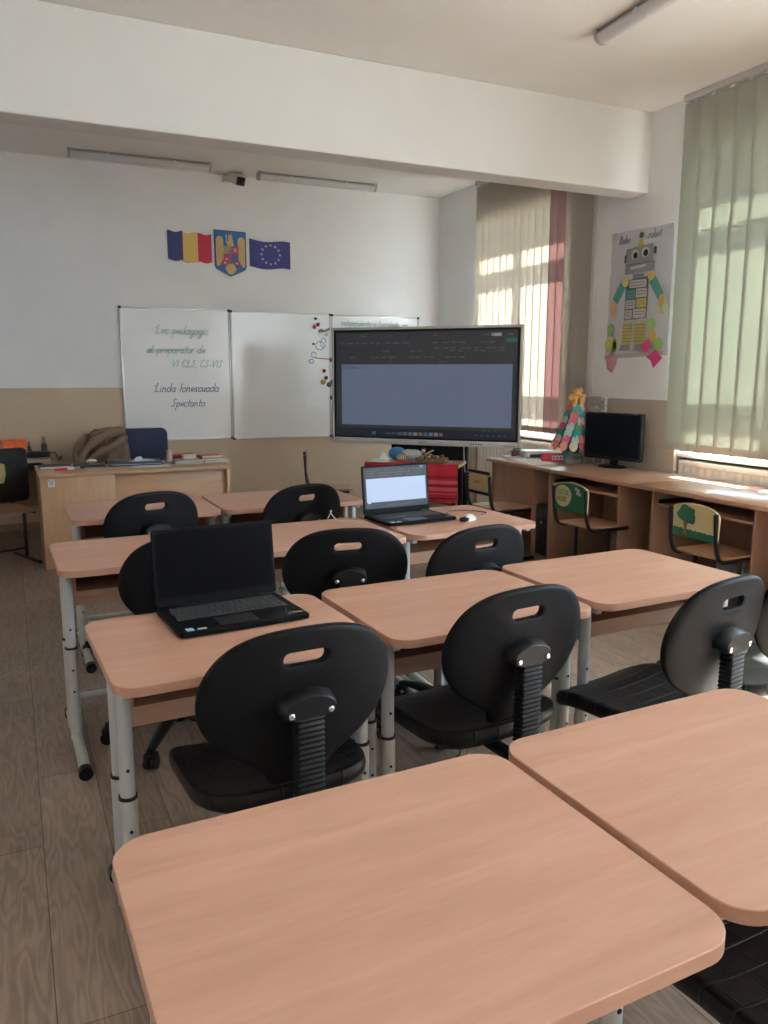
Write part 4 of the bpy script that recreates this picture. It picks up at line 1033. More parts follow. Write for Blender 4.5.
# folder with papers
t = thing('folder', 'dark blue-grey folder with loose papers in the middle of teacher desk', 'folder', (.935, 6.99, DZ), R(-4))
p = MB(); p.prism(rrect(-.225, .225, -.13, .15, .03, 4), 0, .012, 'XY', bev=.002); p.prism(rrect(-.215, .215, -.12, .14, .03, 4), .016, .034, 'XY', bev=.004); p.build('cover', solid('folder_slate', (.06, .075, .12), .45), t)
p = MB(); p.box(-.20, .20, -.125, .13, .012, .016); p.build('paper', solid('paper_cool', (.55, .56, .60), .7), t, 0)
p = MB(); p.prism([(-.06, -.10), (.16, -.08), (.12, .09), (.02, .10)], .034, .038, 'XY'); p.build('loose_sheet', solid('paper_cool', (.55, .56, .60), .7), t, 0)
p = MB(); p.rings([[(-.02, -.06, .038), (.06, -.04, .038), (.045, .06, .038), (.0, .06, .038)], [(.0, -.05, .062), (.05, -.04, .068), (.04, .05, .062), (.01, .05, .058)]]); p.build('curled_sheet', solid('paper_cool', (.55, .56, .60), .7), t, 0)
flat('paper', 'white sheet sticking out in front of the blue-grey folder', 'paper', 1.03, 6.80, .30, .12, .004, (.60, .61, .64), R(3), rough=.7)
t = thing('cream_tube', 'white hand cream tube standing at the middle of the teacher desk', 'bottle', (1.225, 7.03, DZ), 0)
p = MB(); p.rings([[(.028*math.cos(2*PI*k/16)*(1-.25*j/4), .026*math.sin(2*PI*k/16)*(1-.0*j), .0+.028*j) for k in range(16)] for j in range(4)]); p.build('tube', solid('tube_cream', (.60, .54, .47), .4), t)
p = MB(); p.lathe([(.001, .084), (.020, .084), (.019, .105), (.001, .106)], 14); p.build('cap', solid('tube_cap', (.58, .50, .42), .4), t)
t = thing('pencil_case', 'red zip pencil case behind the hand cream on teacher desk', 'pencil case', (1.335, 7.12, DZ), R(3))
p = MB(); p.box(-.135, .135, -.04, .04, 0, .065, bev=.025, seg=3); p.build('pouch', solid('pouch_red', (.42, .02, .04), .6), t)
p = MB(); p.tube([(-.11, 0, .0655), (.11, 0, .0655)], .004, 6); p.build('zip', M['chrome'], t)
t = thing('sticky_note_block', 'small cream box on top of the magazines on teacher desk', 'box', (1.385, 6.985, DZ+.030), R(5))
p = MB(); p.box(-.055, .055, -.035, .035, 0, .034, bev=.006); p.build('box', solid('box_cream', (.60, .57, .48), .6), t); t.name = 'small_box'
p = MB(); p.box(-.056, .056, -.036, .036, .024, .0355, bev=.002); p.build('lid', solid('box_lid', (.56, .50, .40), .6), t)
for k in range(3): book('%s grey magazine of the stack right of the hand cream' % ('bottom', 'middle', 'top')[k], 1.35+.012*k, 6.92+.01*k, .24, .19, .010, [(.34, .30, .26), (.42, .39, .36), (.36, .34, .33)][k], R(4-5*k), DZ+.010*k, 'magazine', 'grey magazines')
for k in range(2): book('%s grey-green exercise book under the red book' % ('lower', 'upper')[k], 1.60-.01*k, 6.96+.012*k, .22, .20, .018, [(.30, .30, .28), (.24, .26, .27)][k], R(3-4*k), DZ+.018*k, 'exercise_book', 'exercise books')
book('red book lying on top of the right-hand pile on teacher desk', 1.565, 6.99, .19, .15, .022, (.42, .04, .06), R(8), DZ+.036)

# navy chair behind the desk
t = thing('office_chair', 'navy padded chair behind the teacher desk', 'chair', (1.12, 7.62, 0), R(180))
p = MB(); p.prism(rrect(-.235, .235, .50, 1.0, .06, 6), -.245, -.19, 'XZ', bev=.018); p.build('backrest', solid('navy_fabric', (.018, .028, .085), .75, bump=.2, scale=200), t, 50)
p = MB(); p.prism(rrect(-.24, .24, -.22, .24, .06, 6), .44, .51, 'XY', bev=.025); p.build('seat', M['navy_fabric'], t, 50)
for s in (-1, 1):
    p = MB(); p.tube(catmull([(s*.22, -.215, .95), (s*.225, -.225, .60), (s*.225, -.2, .43), (s*.225, .18, .42)], 5), .012, 8); p.tube([(s*.225, .18, .42), (s*.235, .21, .012)], .012, 8); p.tube([(s*.225, -.19, .43), (s*.235, -.25, .012)], .012, 8); p.build('leg', M['tubeblack'], t)
    p = MB(); p.tube(catmull([(s*.235, -.20, .72), (s*.265, -.12, .70), (s*.265, .12, .70), (s*.25, .16, .66), (s*.235, .16, .42)], 5), .014, 8); p.build('armrest', M['tubeblack'], t)
# second chair behind the desk that carries the coat
t = thing('office_chair', 'chair behind the teacher desk hidden under the brown coat', 'chair', (.70, 7.72, 0), R(195))
p = MB(); p.prism(rrect(-.15, .15, .60, .82, .05, 5), -.22, -.19, 'XZ', bev=.01); p.build('backrest', M['ply'], t, 50)
p = MB(); p.prism(rrect(-.20, .20, -.20, .20, .05, 5), .44, .46, 'XY', bev=.006); p.build('seat', M['ply'], t, 50)
for s in (-1, 1):
    p = MB(); p.tube(catmull([(s*.13, -.205, .80), (s*.15, -.21, .60), (s*.175, -.18, .43), (s*.175, .16, .42)], 5), .012, 8); p.tube([(s*.175, .16, .42), (s*.185, .19, .012)], .012, 8); p.tube([(s*.175, -.18, .43), (s*.185, -.23, .012)], .012, 8); p.build('leg', M['tubeblack'], t)
t = thing('coat', 'brown coat bundled over a chair back left of the navy chair', 'coat', (.725, 7.78, 0), R(10))
coat = solid('coat_brown', (.235, .155, .105), .9, bump=.5, scale=30)
p = MB(); rg = []
for k in range(21):
    u = k/20; a = PI*u   # over the chair back: front hang, crest, rear hang
    z = .60+.40*math.sin(a)**.55; y = -.115*math.cos(a)
    r_ = []
    for j in range(25):
        v = -1+2*j/24
        sag = -.085*abs(v)**2.2-.10*max(0, -v-.2)**1.5
        fold = .018*math.sin(9*v+3*u)+.012*math.sin(17*v-4*u)
        r_.append((.235*v*(1+.12*math.cos(a)), y*(1+.35*math.sin(5*v))+fold*math.cos(a)*-1, z+sag*math.sin(a)+fold*.5*math.sin(a)))
    rg.append(r_)
V = [[p.bm.verts.new(q) for q in r] for r in rg]; V2 = [[p.bm.verts.new((q[0], q[1]*.80, q[2]-.018)) for q in r] for r in rg]
for A in (V, V2):
    for a, b in zip(A, A[1:]):
        for i in range(24): p.bm.faces.new((a[i], a[i+1], b[i+1], b[i]))
for i in range(24):
    for e in (0, -1): p.bm.faces.new((V[e][i], V[e][i+1], V2[e][i+1], V2[e][i]))
for i in range(20):
    for e in (0, -1): p.bm.faces.new((V[i][e], V[i+1][e], V2[i+1][e], V2[i][e]))
p.build('coat_body', coat, t, 60)
for k, (pts, rr) in enumerate((([(-.20, -.13, .78), (-.10, -.17, .90), (.05, -.16, .975), (.19, -.12, .985)], [.035, .05, .055, .045]), ([(-.17, -.14, .70), (-.06, -.18, .80), (.08, -.18, .86), (.20, -.15, .94)], [.03, .045, .05, .04]))):
    p = MB(); q = catmull(pts, 5); rr2 = [rr[min(3, int(i*3/(len(q)-1)))]*(1+.10*math.sin(i*2.1)) for i in range(len(q))]; p.tube(q, rr2, 12, flat=(1, .8)); p.build('sleeve', coat, t, 60)
p = MB(); p.tube(catmull([(-.10, -.11, .97), (.02, -.13, 1.005), (.14, -.11, 1.0), (.2, -.06, .985)], 5), [.02]*6+[.024]*10, 10); p.build('collar', coat, t, 60)

# ================================================================== LEFT CORNER TABLE
t = thing('side_desk', 'beech corner table by the left front wall under bottles and tape', 'table', (-.50, 8.0, 0), 0)
p = MB(); p.box(-.82, .80, -.30, .34, .725, .75, bev=.003); p.build('tabletop', M['teachertop'], t)
for s in (-1, 1):
    p = MB(); p.box(s*.74-.012, s*.74+.012, -.26, .32, 0, .725, bev=.002); p.build('side_panel', M['teacher'], t)
p = MB(); p.box(-.728, .728, .28, .298, .25, .725); p.build('back_panel', M['teacher'], t)
p = MB(); p.box(.42, .725, -.22, .2, .655, .715, bev=.003); p.build('drawer', M['blackmatte'], t)
t = thing('tape_roll', 'orange roll lying on the corner table behind the black bag', 'roll', (.005, 7.86, .75), 0)
mt = Matrix.Rotation(R(70), 4, 'Z') @ Matrix.Rotation(PI/2, 4, 'X')
p = MB(); p.tube([(-.095, 0, .088), (.095, .03, .088)], .088, 20); p.build('roll', solid('tape_orange', (.75, .13, .02), .4), t)
p = MB(); p.tube([(.093, .029, .088), (.098, .0305, .088)], .050, 16); p.build('core', solid('tape_core', (.62, .22, .10), .6), t)
p = MB(); p.box(-.13, .0, -.13, -.09, 0, .12, bev=.008); p.build('wrapper', solid('tape_wrap', (.70, .20, .06), .4), t)
t = thing('carton', 'small white carton left of the orange roll', 'box', (-.20, 7.86, .75), R(6))
p = MB(); p.box(-.075, .075, -.05, .05, 0, .17, bev=.003); p.build('box', solid('carton_white', (.55, .55, .55), .5), t)
p = MB(); p.box(-.055, .02, -.052, -.05, .075, .135); p.build('printed_label', solid('carton_print', (.35, .36, .40), .5), t, 0)
p = MB(); p.box(-.075, .075, -.049, .049, .17, .176, bev=.002); p.build('lid_flap', solid('carton_red', (.45, .08, .07), .5), t)
t = thing('glue_bottle', 'dark green pointed glue bottle behind the power adapter', 'bottle', (.135, 7.98, .75), 0)
p = MB(); p.lathe([(.001, 0), (.032, 0), (.034, .02), (.026, .06), (.012, .09), (.006, .14), (.001, .145)], 16); p.build('body', solid('bottle_green', (.012, .045, .03), .35), t)
p = MB(); p.lathe([(.012, .085), (.016, .087), (.016, .098), (.010, .10), (.001, .10)], 14); p.build('collar', M['blackplastic'], t)
t = thing('nail_varnish_bottle', 'slim dark bottle with a tan cap on the corner table', 'bottle', (.265, 8.06, .75), 0)
p = MB(); p.lathe([(.001, 0), (.026, 0), (.027, .01), (.027, .10), (.018, .12), (.001, .12)], 16); p.build('body', solid('bottle_dark', (.03, .02, .02), .3), t)
p = MB(); p.lathe([(.001, .12), (.017, .12), (.014, .18), (.001, .182)], 14); p.build('cap', solid('bottle_cap_tan', (.22, .15, .11), .5), t); t.name = 'slim_bottle'
t = thing('power_adapter', 'black power adapter box at the corner table edge', 'adapter', (.19, 7.86, .75), R(-6))
p = MB(); p.box(-.115, .115, -.05, .05, 0, .05, bev=.012, seg=3); p.build('case', M['blackplastic'], t)
p = MB(); p.tube(catmull([(.11, 0, .03), (.155, -.01, .035), (.185, -.04, -.02), (.20, -.09, -.02), (.215, -.12, .006), (.20, -.16, .008)], 6), .005, 6); p.build('lead', M['blackplastic'], t)
o = MB(); o.tube(catmull([(-.02, 7.98, .752), (-.07, 7.98, .84), (-.16, 7.98, .98), (-.21, 7.98, 1.05), (-.30, 7.98, 1.03), (-.36, 7.98, .88), (-.38, 7.98, .753)], 6), .007, 8); tag(o.build('cable', solid('cable_brown', (.16, .10, .07), .6), None), 'brown cable looping up behind the orange roll', 'cable')
o = MB(); o.box(-.20, .16, -.11, .10, 0, .012, bev=.003); tag(o.build('folder', solid('folder_grey', (.20, .21, .23), .5), None, loc=(.06, 7.79, .75)), 'thin grey folder under the edge of the power adapter', 'folder')
bpy.data.objects['power_adapter'].location.z = .762

# ================================================================== COMPUTER DESKS ALONG THE WINDOWS
CX0, CX1 = 3.91, 4.605
def computer_desk(label, y0, y1, p_far, p_near, panel=None, tray=True):
    t = thing('computer_desk', label, 'desk', ((CX0+CX1)/2, (y0+y1)/2, 0), 0, 'computer desks along the windows')
    ox, oy = (CX0+CX1)/2, (y0+y1)/2
    def bx_(x0, x1, a, b, z0, z1, nm, mt, bev=.002, par=t):
        p = MB(); p.box(x0-ox, x1-ox, a-oy, b-oy, z0, z1, bev=bev); return p.build(nm, mt, par)
    bx_(CX0, CX1, y0+.001, y1-.001, .732, .76, 'desktop', M['counter'], .003)
    bx_(CX0+.035, CX1-.02, p_far-.020, p_far, 0, .732, 'side_panel', M['counter_shaded'])
    bx_(CX0+.035, CX1-.02, p_near, p_near+.020, 0, .732, 'side_panel', M['counter_shaded'])
    if panel: bx_(CX0+.045, CX0+.063, p_near+.02, p_far-.02, .36, .732, 'modesty_panel', M['counter_shaded'])
    else: bx_(CX1-.10, CX1-.082, p_near+.02, p_far-.02, .20, .732, 'back_panel', M['counter_shaded'])
    if tray:
        tr = bx_(CX0+.06, CX0+.40, p_near+.03, p_far-.03, .625, .643, 'keyboard_tray', M['counter'])
        for s in (p_near+.02, p_far-.03): bx_(CX0+.08, CX0+.40, s, s+.012, .643, .668, 'runner', M['blackmatte'], .001, tr)
    return t
computer_desk('computer desk at the far end with a front panel, beside the display', 5.405, 6.16, 6.12, 5.47, True, False)
computer_desk('computer desk carrying the monitor', 4.265, 5.405, 5.265, 4.425)
computer_desk('computer desk behind the chair with the painted tree', 3.09, 4.265, 4.105, 3.25)
computer_desk('computer desk cut off by the right edge of the view', 1.92, 3.09, 2.98, 2.05)

# PC tower on the floor
t = thing('computer_tower', 'black computer tower on the floor under the window desks', 'computer', (4.20, 5.365, 0), 0)
p = MB(); p.box(-.22, .24, -.085, .085, .012, .44, bev=.006); p.build('case', M['blackplastic'], t)
p = MB(); p.box(-.238, -.22, -.083, .083, .016, .436, bev=.008); fp = p.build('front_panel', solid('tower_front', (.018, .022, .032), .3), t)
for z0, z1 in ((.375, .41), (.33, .365)):
    p = MB(); p.box(-.241, -.238, -.072, .072, z0, z1, bev=.001); p.build('drive_bay', solid('bay_dark', (.03, .035, .045), .35), fp)
p = MB(); p.lathe([(.001, 0), (.012, 0), (.012, .004), (.001, .005)], 14, c=(-.238, .0, .295), mat=Matrix.Rotation(-PI/2, 4, 'Y')); p.build('power_button', M['bolt'], fp)
p = MB()
for k in range(9): p.box(-.240, -.238, -.06, .06, .06+.022*k, .068+.022*k)
p.build('vent', M['blackmatte'], fp, 0)
p = MB()
for xx in (-.17, .19):
    for yy in (-.06, .06): p.lathe([(.001, 0), (.014, 0), (.014, .013), (.001, .013)], 10, c=(xx, yy, 0))
p.build('feet', M['blackmatte'], t)

# monitor
t = thing('monitor', 'black switched off monitor on the window desk', 'monitor', (4.44, 5.10, .76), R(-46+38))
t.location = (4.46, 5.11, .76); t.rotation_euler = (0, 0, R(-79))
p = MB(); p.lathe([(.001, 0), (.125, 0), (.128, .006), (.115, .014), (.04, .02), (.001, .02)], 28)
for v in p.bm.verts: v.co.y *= .75
p.build('base', M['blackplastic'], t, 40)
p = MB(); p.box(-.035, .035, .012, .035, .015, .22, bev=.006); p.build('neck', M['blackplastic'], t)
p = MB(); p.box(-.282, .282, -.02, .025, .062, .445, bev=.008); p.box(-.20, .20, .02, .05, .10, .38, bev=.012); p.build('housing', M['blackplastic'], t)
p = MB(); p.box(-.268, .268, -.0215, -.0195, .090, .430); p.build('screen', solid('monitor_screen', (.005, .009, .014), .35, spec=.15), t, 0)
p = MB(); p.box(.255, .265, -.0225, -.02, .072, .078); p.build('power_led', solid('led_grey', (.3, .3, .32), .4), t, 0)
p = MB(); p.box(.20, .235, -.0222, -.02, .437, .441); p.build('badge', M['badge_dark'], t, 0)

# paper figure
t = thing('paper_figure', 'tall paper craft figure of coloured petals leaning by the far window', 'craft figure', (4.405, 5.59, .76), 0)
tiltm = Matrix.Rotation(R(4), 4, 'X') @ Matrix.Rotation(R(-2), 4, 'Y')
prof = [(.001, 0), (.075, 0), (.075, .03), (.07, .10), (.14, .15), (.125, .22), (.10, .32), (.07, .42), (.045, .50), (.03, .55), (.001, .56)]
def tp(p): 
    v = tiltm @ Vector(p); return v+Vector((0, -.20*max(0, v.z-.15)*.55, 0))
p = MB(); p.lathe(prof, 20)
for v in p.bm.verts: v.co = tp(v.co)
p.build('body', solid('figure_teal', (.03, .22, .22), .7), t, 40)
PC = [(.62, .16, .12), (.03, .33, .33), (.70, .50, .46), (.62, .05, .13), (.10, .30, .16), (.70, .33, .24), (.38, .55, .47), (.68, .12, .30), (.62, .56, .42), (.03, .28, .20)]
random.seed(9); kk = 0
for r_ in range(7):
    z = .16+.052*r_; rad = .152-.0155*r_
    n = max(5, 12-r_)
    for j in range(n):
        a = 2*PI*(j+.5*(r_ % 2))/n
        c, s = math.cos(a), math.sin(a)
        P = []
        for q in range(12):
            b = 2*PI*q/12; u, v = .036*math.cos(b), .042*math.sin(b)
            rr = rad+.008-.012*(v/.042)
            P.append(tp((c*rr-s*u, s*rr+c*u, z+v)))
        O2 = [p_+Vector((c, s, .2))*.002 for p_ in P]
        p = MB(); p.rings([P, O2]); ci = random.randrange(len(PC)); p.build('paper_petal', solid('petal_%d' % ci, PC[ci], .7), t, 30); kk += 1
p = MB(); random.seed(5)
for k in range(30):
    a = random.uniform(0, 2*PI); c, s = math.cos(a), math.sin(a)
    q = [tp((.02*c, .02*s, .58)), tp((.06*c, .06*s, .56+random.uniform(-.03, .02))), tp((.062*c, .062*s, .495+random.uniform(-.02, .03)))]
    p.tube(q, [.016, .016, .005], 6)
for k in range(14):
    a = random.uniform(0, 2*PI); c, s = math.cos(a), math.sin(a); p.tube([tp((0, 0, .54)), tp((.02*c, .02*s, .60)), tp((.045*c-.0, .045*s-.01, .635+random.uniform(-.02, .015)))], [.014, .012, .003], 6)
p.build('straw_hair', solid('figure_straw', (.62, .34, .12), .8), t, 40)
for s in (-1, 1):
    p = MB(); q = [tp((0, s*.07, .30)), tp((-.02, s*.14, .24)), tp((-.03, s*.19, .19))]; p.tube(q, [.02, .018, .022], 8, flat=(1, .4)); p.build('arm', solid('petal_0', PC[0], .7), t, 40)
# grey wire tray rack behind figure
t = thing('letter_rack', 'grey tiered paper rack standing behind the paper figure', 'rack', (4.53, 5.365, .76), 0)
p = MB()
for s in (-.06, .06): p.box(-.012, .012, s-.006, s+.006, 0, .56, bev=.002)
p.build('upright', M['aluminium'], t)
for k in range(5):
    p = MB(); p.box(-.055, .035, -.07, .07, .35+.048*k, .356+.048*k, bev=.002); p.box(-.058, -.053, -.07, .07, .35+.048*k, .38+.048*k, bev=.002); p.build('tray', M['lampbody'], t)
p = MB(); p.box(-.07, .05, -.08, .08, 0, .012, bev=.003); p.build('base', M['lampbody'], t)
# shiny cylinder and items near the figure
t = thing('metal_tin', 'shiny metal tin lying between the paper figure and the monitor', 'tin', (4.30, 5.40, .76), R(8))
p = MB(); p.tube([(-.055, 0, .045), (.055, 0, .045)], .045, 18); p.build('body', solid('tin_metal', (.45, .46, .45), .22, metal=.8), t)
p = MB(); p.tube([(.055, 0, .045), (.062, 0, .045)], .046, 18); p.build('lid', M['blackplastic'], t)
t = thing('carton', 'small red and white carton on the window desk', 'box', (4.28, 5.66, .76), R(-25))
p = MB(); p.box(-.10, .10, -.04, .04, 0, .075, bev=.002); p.build('box', solid('carton_cherry', (.50, .03, .06), .5), t)
p = MB(); p.box(-.02, .08, -.0415, -.04, .018, .056); pn = p.build('white_panel', solid('carton_panel', (.62, .52, .48), .5), t, 0)
p = MB()
for k in range(3): p.box(-.012+.03*k, .005+.03*k, -.0425, -.0415, .028, .046)
p.build('printed_marks', M['carton_cherry'], pn, 0)
t = thing('parcel', 'clear plastic wrapped parcel of craft supplies on window desk', 'parcel', (4.30, 5.93, .76), R(-15))
p = MB(); p.box(-.14, .14, -.10, .10, 0, .075, bev=.03, seg=3)
for v in p.bm.verts: v.co += Vector((0, 0, 1))*(.006*math.sin(40*v.co.x)*math.sin(33*v.co.y)) if v.co.z > .03 else Vector()
p.build('wrap', solid('parcel_wrap', (.70, .69, .74), .3, var=.5, scale=30), t)
p = MB(); p.box(-.10, .05, -.104, -.09, .02, .05, bev=.004); p.build('contents', solid('parcel_dark', (.10, .10, .13), .5), t)
t = thing('paper_stack', 'spread of white worksheets on the far window desk', 'papers', (4.11, 5.72, .76), 0)
for k in range(4):
    p = MB(); p.box(-.11, .11, -.15, .15, .0025*k, .0025*k+.002, mat=Matrix.Translation((.0+.03*k-.03, -.09+.08*k, 0)) @ Matrix.Rotation(-.15+.22*k, 4, 'Z')); p.build('sheet', solid('paper_warm', (.82, .80, .77), .7), t, 0)
book('open book with pale pages at the far end of the window desks', 4.10, 6.03, .22, .15, .02, (.55, .50, .46), R(70), .76)
t = thing('toy_windmill', 'small red and dark craft toy on the pale book', 'toy', (4.13, 6.04, .78), 0)
p = MB(); p.lathe([(.001, 0), (.03, 0), (.024, .03), (.010, .06), (.001, .065)], 12); p.build('body', solid('toy_maroon', (.22, .03, .04), .6), t); t.name = 'craft_toy'
for k in range(4):
    a = R(20+90*k); p = MB(); p.tube([(0, -.012, .055), (.06*math.cos(a), -.014, .055+.05*math.sin(a))], [.006, .014], 6, flat=(1, .3)); p.build('arm', solid('toy_dark', (.05, .04, .05), .6), t)
for k, (xx, yy, c, nm) in enumerate(((4.18, 6.10, (.10, .09, .09), 'dark'), (4.25, 6.12, (.30, .26, .22), 'pale'))):
    t = thing('glue_pot', 'small %s pot between the craft toy and the wrapped parcel' % nm, 'pot', (xx, yy, .76), 0)
    p = MB(); p.lathe([(.001, 0), (.022, 0), (.024, .05), (.001, .05)], 14); p.build('pot', solid('pot_%d' % k, c, .5), t)
    p = MB(); p.lathe([(.001, .05), (.025, .05), (.025, .066), (.001, .067)], 14); p.build('lid', solid('pot_lid_%d' % k, tuple(v*.7 for v in c), .5), t)

# ================================================================== ROBOT POSTER (wall x = XW)
PX = XW-.002
t = thing('poster', 'paper poster of a grey drawn robot on the pier between the windows', 'poster', (XW, 5.075, 1.65), 0)
def psheet():
    m = plain('poster_paper', (.58, .58, .62), .6, var=.05, scale=6, bump=.5)
    return m
def PW(s, q):   # s 0..1 from far edge to near edge, q 0..1 from the top
    y = (5.415+(5.435-5.415)*q)*(1-s)+(4.728-.0*q)*s-5.075; z = (1-q)*((2.655)*(1-s)+2.635*s)+q*(1.66)-1.65
    return (y, z)
mb = MB(); nx, ny = 12, 16; G = []
for j in range(ny+1):
    row = []
    for i in range(nx+1):
        y, z = PW(i/nx, j/ny); d = -.004-.006*(.5+.5*math.sin(3.1*i+1.7*j*.6))-.004*math.sin(2.3*j)
        d = min(d, -.003); row.append(Vector((d, y, z)))
    G.append(row)
V = [[mb.bm.verts.new(v) for v in r] for r in G]; V2 = [[mb.bm.verts.new(v+Vector((.0015, 0, 0))) for v in r] for r in G]
for A in (V, V2):
    for a, b in zip(A, A[1:]):
        for i in range(nx): mb.bm.faces.new((a[i], a[i+1], b[i+1], b[i]))
for i in range(nx):
    for e in (0, -1): mb.bm.faces.new((V[e][i], V[e][i+1], V2[e][i+1], V2[e][i]))
for j in range(ny):
    for e in (0, -1): mb.bm.faces.new((V[j][e], V[j+1][e], V2[j+1][e], V2[j][e]))
sheet = mb.build('paper_sheet', psheet(), t, 60)
def pp(nm, pts, col, lvl=1, par=None):
    """flat paper piece; pts in poster coordinates"""
    mb = MB(); P = [PW(*q) for q in pts]; d = -.015-.0022*lvl
    mb.prism(P, d+.0022, d, 'YZ'); return mb.build(nm, solid('poster_%.2f_%.2f_%.2f' % col, col, .65, var=.12, scale=25), par or t, 0)
def rect(a, b, c, d): return [(a, c), (b, c), (b, d), (a, d)]
def ell(cs, cq, rs, rq, n=16): return [(cs+rs*math.cos(2*PI*k/n), cq+rq*math.sin(2*PI*k/n)) for k in range(n)]
grey = (.30, .30, .32); dkg = (.13, .13, .15); tl = (.10, .36, .33); yel = (.62, .50, .12); org = (.62, .36, .12); lgr = (.32, .52, .16); mag = (.62, .05, .20); pnk = (.65, .32, .36); wht = (.55, .55, .56)
pp('antenna', [(.45, .145), (.56, .145), (.53, .08), (.48, .08)], yel); pp('antenna_bulb', ell(.505, .05, .035, .025), (.14, .20, .16))
hd = pp('robot_head', [(.27, .145), (.70, .125), (.715, .255), (.69, .255), (.735, .27), (.735, .335), (.27, .345), (.265, .285), (.30, .265), (.27, .26)], grey)
for s_, c_ in ((.42, .195), (.585, .185)):
    e_ = pp('eye', ell(s_, c_, .062, .04), wht, 2); pp('pupil', ell(s_+.01, c_+.008, .036, .026), (.02, .02, .03), 3, e_)
pp('ear', rect(.245, .275, .19, .25), (.08, .12, .12)); pp('ear', rect(.715, .755, .155, .21), (.08, .12, .12))
pp('mouth', [(.36, .292), (.60, .278), (.60, .296), (.36, .310)], (.62, .62, .62), 2)
pp('jaw_line', [(.27, .268), (.735, .262), (.735, .268), (.27, .274)], dkg, 2)
pp('neck', rect(.40, .58, .345, .385), (.25, .25, .27))
pp('shoulder', ell(.29, .405, .055, .035), yel, 2); pp('shoulder', ell(.70, .375, .055, .035), (.66, .50, .14), 2)
bd = pp('robot_body', [(.30, .39), (.66, .375), (.66, .70), (.295, .71)], dkg)
cells = [(.36, .63, .395, .455, wht), (.315, .455, .47, .54, (.08, .30, .25)), (.475, .645, .465, .535, (.52, .52, .52)), (.315, .475, .55, .62, (.45, .46, .47)), (.495, .645, .545, .615, (.58, .52, .10)), (.31, .425, .63, .70, (.48, .50, .46)), (.445, .645, .625, .695, wht)]
for a, b, c, d, col in cells:
    ce = pp('panel', rect(a, b, c, d), col, 2, bd)
    for k in range(2): pp('written_line', rect(a+.02, b-.025, c+.018+.022*k, c+.024+.022*k), (.22, .22, .26), 3, ce)
for a, b in (((.25, .42), (.125, .55)), ((.715, .40), (.865, .545))):
    dx, dq = b[0]-a[0], b[1]-a[1]; n_ = (.045, .022*(1 if dx > 0 else -1)*-1)
    pp('arm', [(a[0]-n_[0], a[1]-n_[1]), (a[0]+n_[0], a[1]+n_[1]), (b[0]+n_[0], b[1]+n_[1]), (b[0]-n_[0], b[1]-n_[1])], tl, 1)
pp('hand', ell(.105, .605, .05, .055), org, 2); pp('hand', ell(.885, .57, .05, .045), org, 2)
for k in range(3): pp('finger', [(.83+.05*k, .60), (.865+.05*k, .60), (.875+.055*k, .68), (.85+.055*k, .68)], (.58, .58, .24), 2)
for k in range(3): pp('finger', [(.07+.035*k, .645), (.10+.035*k, .645), (.085+.045*k, .70), (.065+.045*k, .70)], (.62, .52, .34), 2)
pp('waist', rect(.27, .66, .715, .735), wht)
for a, b in ((.29, .44), (.49, .655)):
    lg = pp('robot_leg', rect(a, b, .735, .90), (.50, .42, .12), 2)
    for k in range(6): pp('leg_stripe', rect(a, b, .748+.026*k, .754+.026*k), (.25, .21, .08), 3, lg)
pp('foot', [(.24, .955), (.42, .955), (.42, .905), (.29, .905)], grey, 2); pp('foot', [(.48, .955), (.66, .955), (.65, .905), (.50, .905)], grey, 2)
for cs, cq, rs, rq, col in ((.08, .78, .06, .055, lgr), (.10, .90, .11, .06, (.52, .52, .14)), (.06, .96, .05, .03, (.60, .55, .30)), (.17, .92, .04, .05, lgr), (.75, .75, .065, .05, lgr), (.77, .84, .06, .05, (.62, .45, .12)), (.86, .91, .08, .055, lgr)):
    pp('paper_leaf', ell(cs, cq, rs, rq, 9), col, 2)
pp('paper_flag', [(.03, 1.02), (.24, .985), (.22, 1.06), (.15, 1.14), (.06, 1.10)], pnk, 3)
pp('paper_flag', [(.60, .935), (.72, .855), (.76, .925), (.70, .97), (.64, .965)], mag, 3); pp('paper_flag', [(.70, 1.01), (.84, .95), (.95, 1.02), (.82, 1.10), (.78, 1.04)], mag, 4)
pp('paper_strip', [(.0, .985), (.95, .965), (.95, 1.0), (.0, 1.02)], (.44, .43, .42), 1)
mb = MB()
for txt, s_, q_ in (('Robo', .135, .10), ('robot', .615, .085)):
    y, z = PW(s_, q_); write(mb, txt, (-.0165, y, z), (0, -1, 0), (0, 0, 1), .032, .006, .15)
mb.build('lettering', solid('poster_teal_ink', (.22, .38, .38), .6), t, 0)
for s_ in (.03, .97):
    mb = MB(); y, z = PW(s_, .015); mb.box(-.02, -.013, y-.02, y+.02, z-.03, z+.012); mb.build('tape', solid('tape_clear', (.55, .54, .52), .3), t)

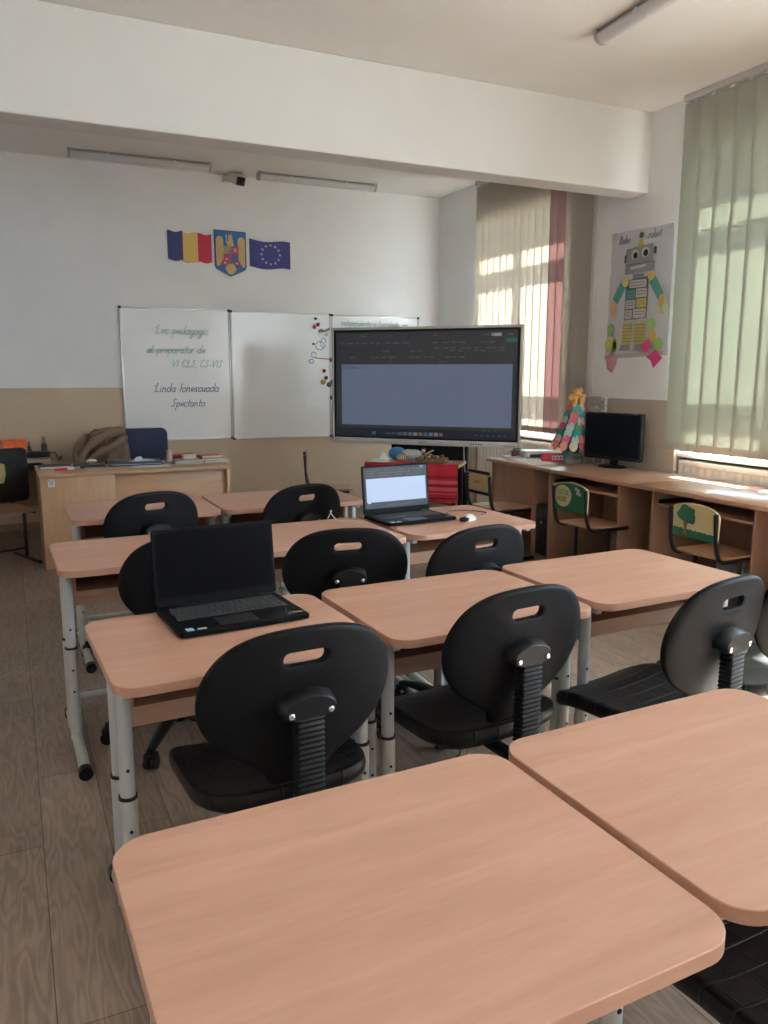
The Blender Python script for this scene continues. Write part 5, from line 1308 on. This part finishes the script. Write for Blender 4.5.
# ================================================================== LIGHT
w = bpy.data.worlds.new('sky'); sc.world = w; w.use_nodes = True
bg = w.node_tree.nodes['Background']; bg.inputs['Color'].default_value = (.66, .83, 1.0, 1); bg.inputs['Strength'].default_value = 12.0
L = bpy.data.lights.new('sun', 'SUN'); L.energy = 76; L.angle = R(.8); L.color = (1, .975, .94)
so = bpy.data.objects.new('sun', L); C.objects.link(so)
so.rotation_euler = Vector((-.29, -.06, -.30)).to_track_quat('-Z', 'Y').to_euler()
for i, (a, b) in enumerate(WIN):
    pl = bpy.data.lights.new('window_portal', 'AREA'); pl.shape = 'RECTANGLE'; pl.size = HEAD-SILL; pl.size_y = b-a; pl.cycles.is_portal = True
    po = bpy.data.objects.new('window_portal', pl); C.objects.link(po); po.location = (XO+.01, (a+b)/2, (SILL+HEAD)/2); po.rotation_euler = (0, PI/2, 0)
# outside ground seen past the sill
mb = MB(); mb.box(XO+.05, 40, -30, 40, -3.2, -3.0); structure('ground', mb, solid('outside_paving', (.45, .43, .40), .9))

# ================================================================== CAMERA
cam = bpy.data.cameras.new('camera'); co = bpy.data.objects.new('camera', cam); C.objects.link(co)
cam.sensor_fit = 'VERTICAL'; cam.sensor_height = 36; cam.lens = 36*795/1024; cam.clip_start = .02
pi_, ya, ro = R(9.8315), R(25.053), R(.135)
fw = Vector((math.sin(ya)*math.cos(pi_), math.cos(ya)*math.cos(pi_), -math.sin(pi_)))
rt_ = Vector((math.cos(ya), -math.sin(ya), 0)); up = rt_.cross(fw)
r2 = math.cos(ro)*rt_+math.sin(ro)*up; u2 = -math.sin(ro)*rt_+math.cos(ro)*up
co.matrix_world = Matrix(((r2.x, u2.x, -fw.x, 0), (r2.y, u2.y, -fw.y, 0), (r2.z, u2.z, -fw.z, 1.51), (0, 0, 0, 1)))
sc.camera = co

sc.view_settings.view_transform = 'Standard'; sc.view_settings.look = 'None'
sc.view_settings.gamma = 1; sc.view_settings.use_curve_mapping = False; sc.view_settings.exposure = 0.84
sc.cycles.use_denoising = True
sc.cycles.max_bounces = 10; sc.cycles.diffuse_bounces = 6; sc.cycles.transparent_max_bounces = 12
sc.cycles.sample_clamp_indirect = 8
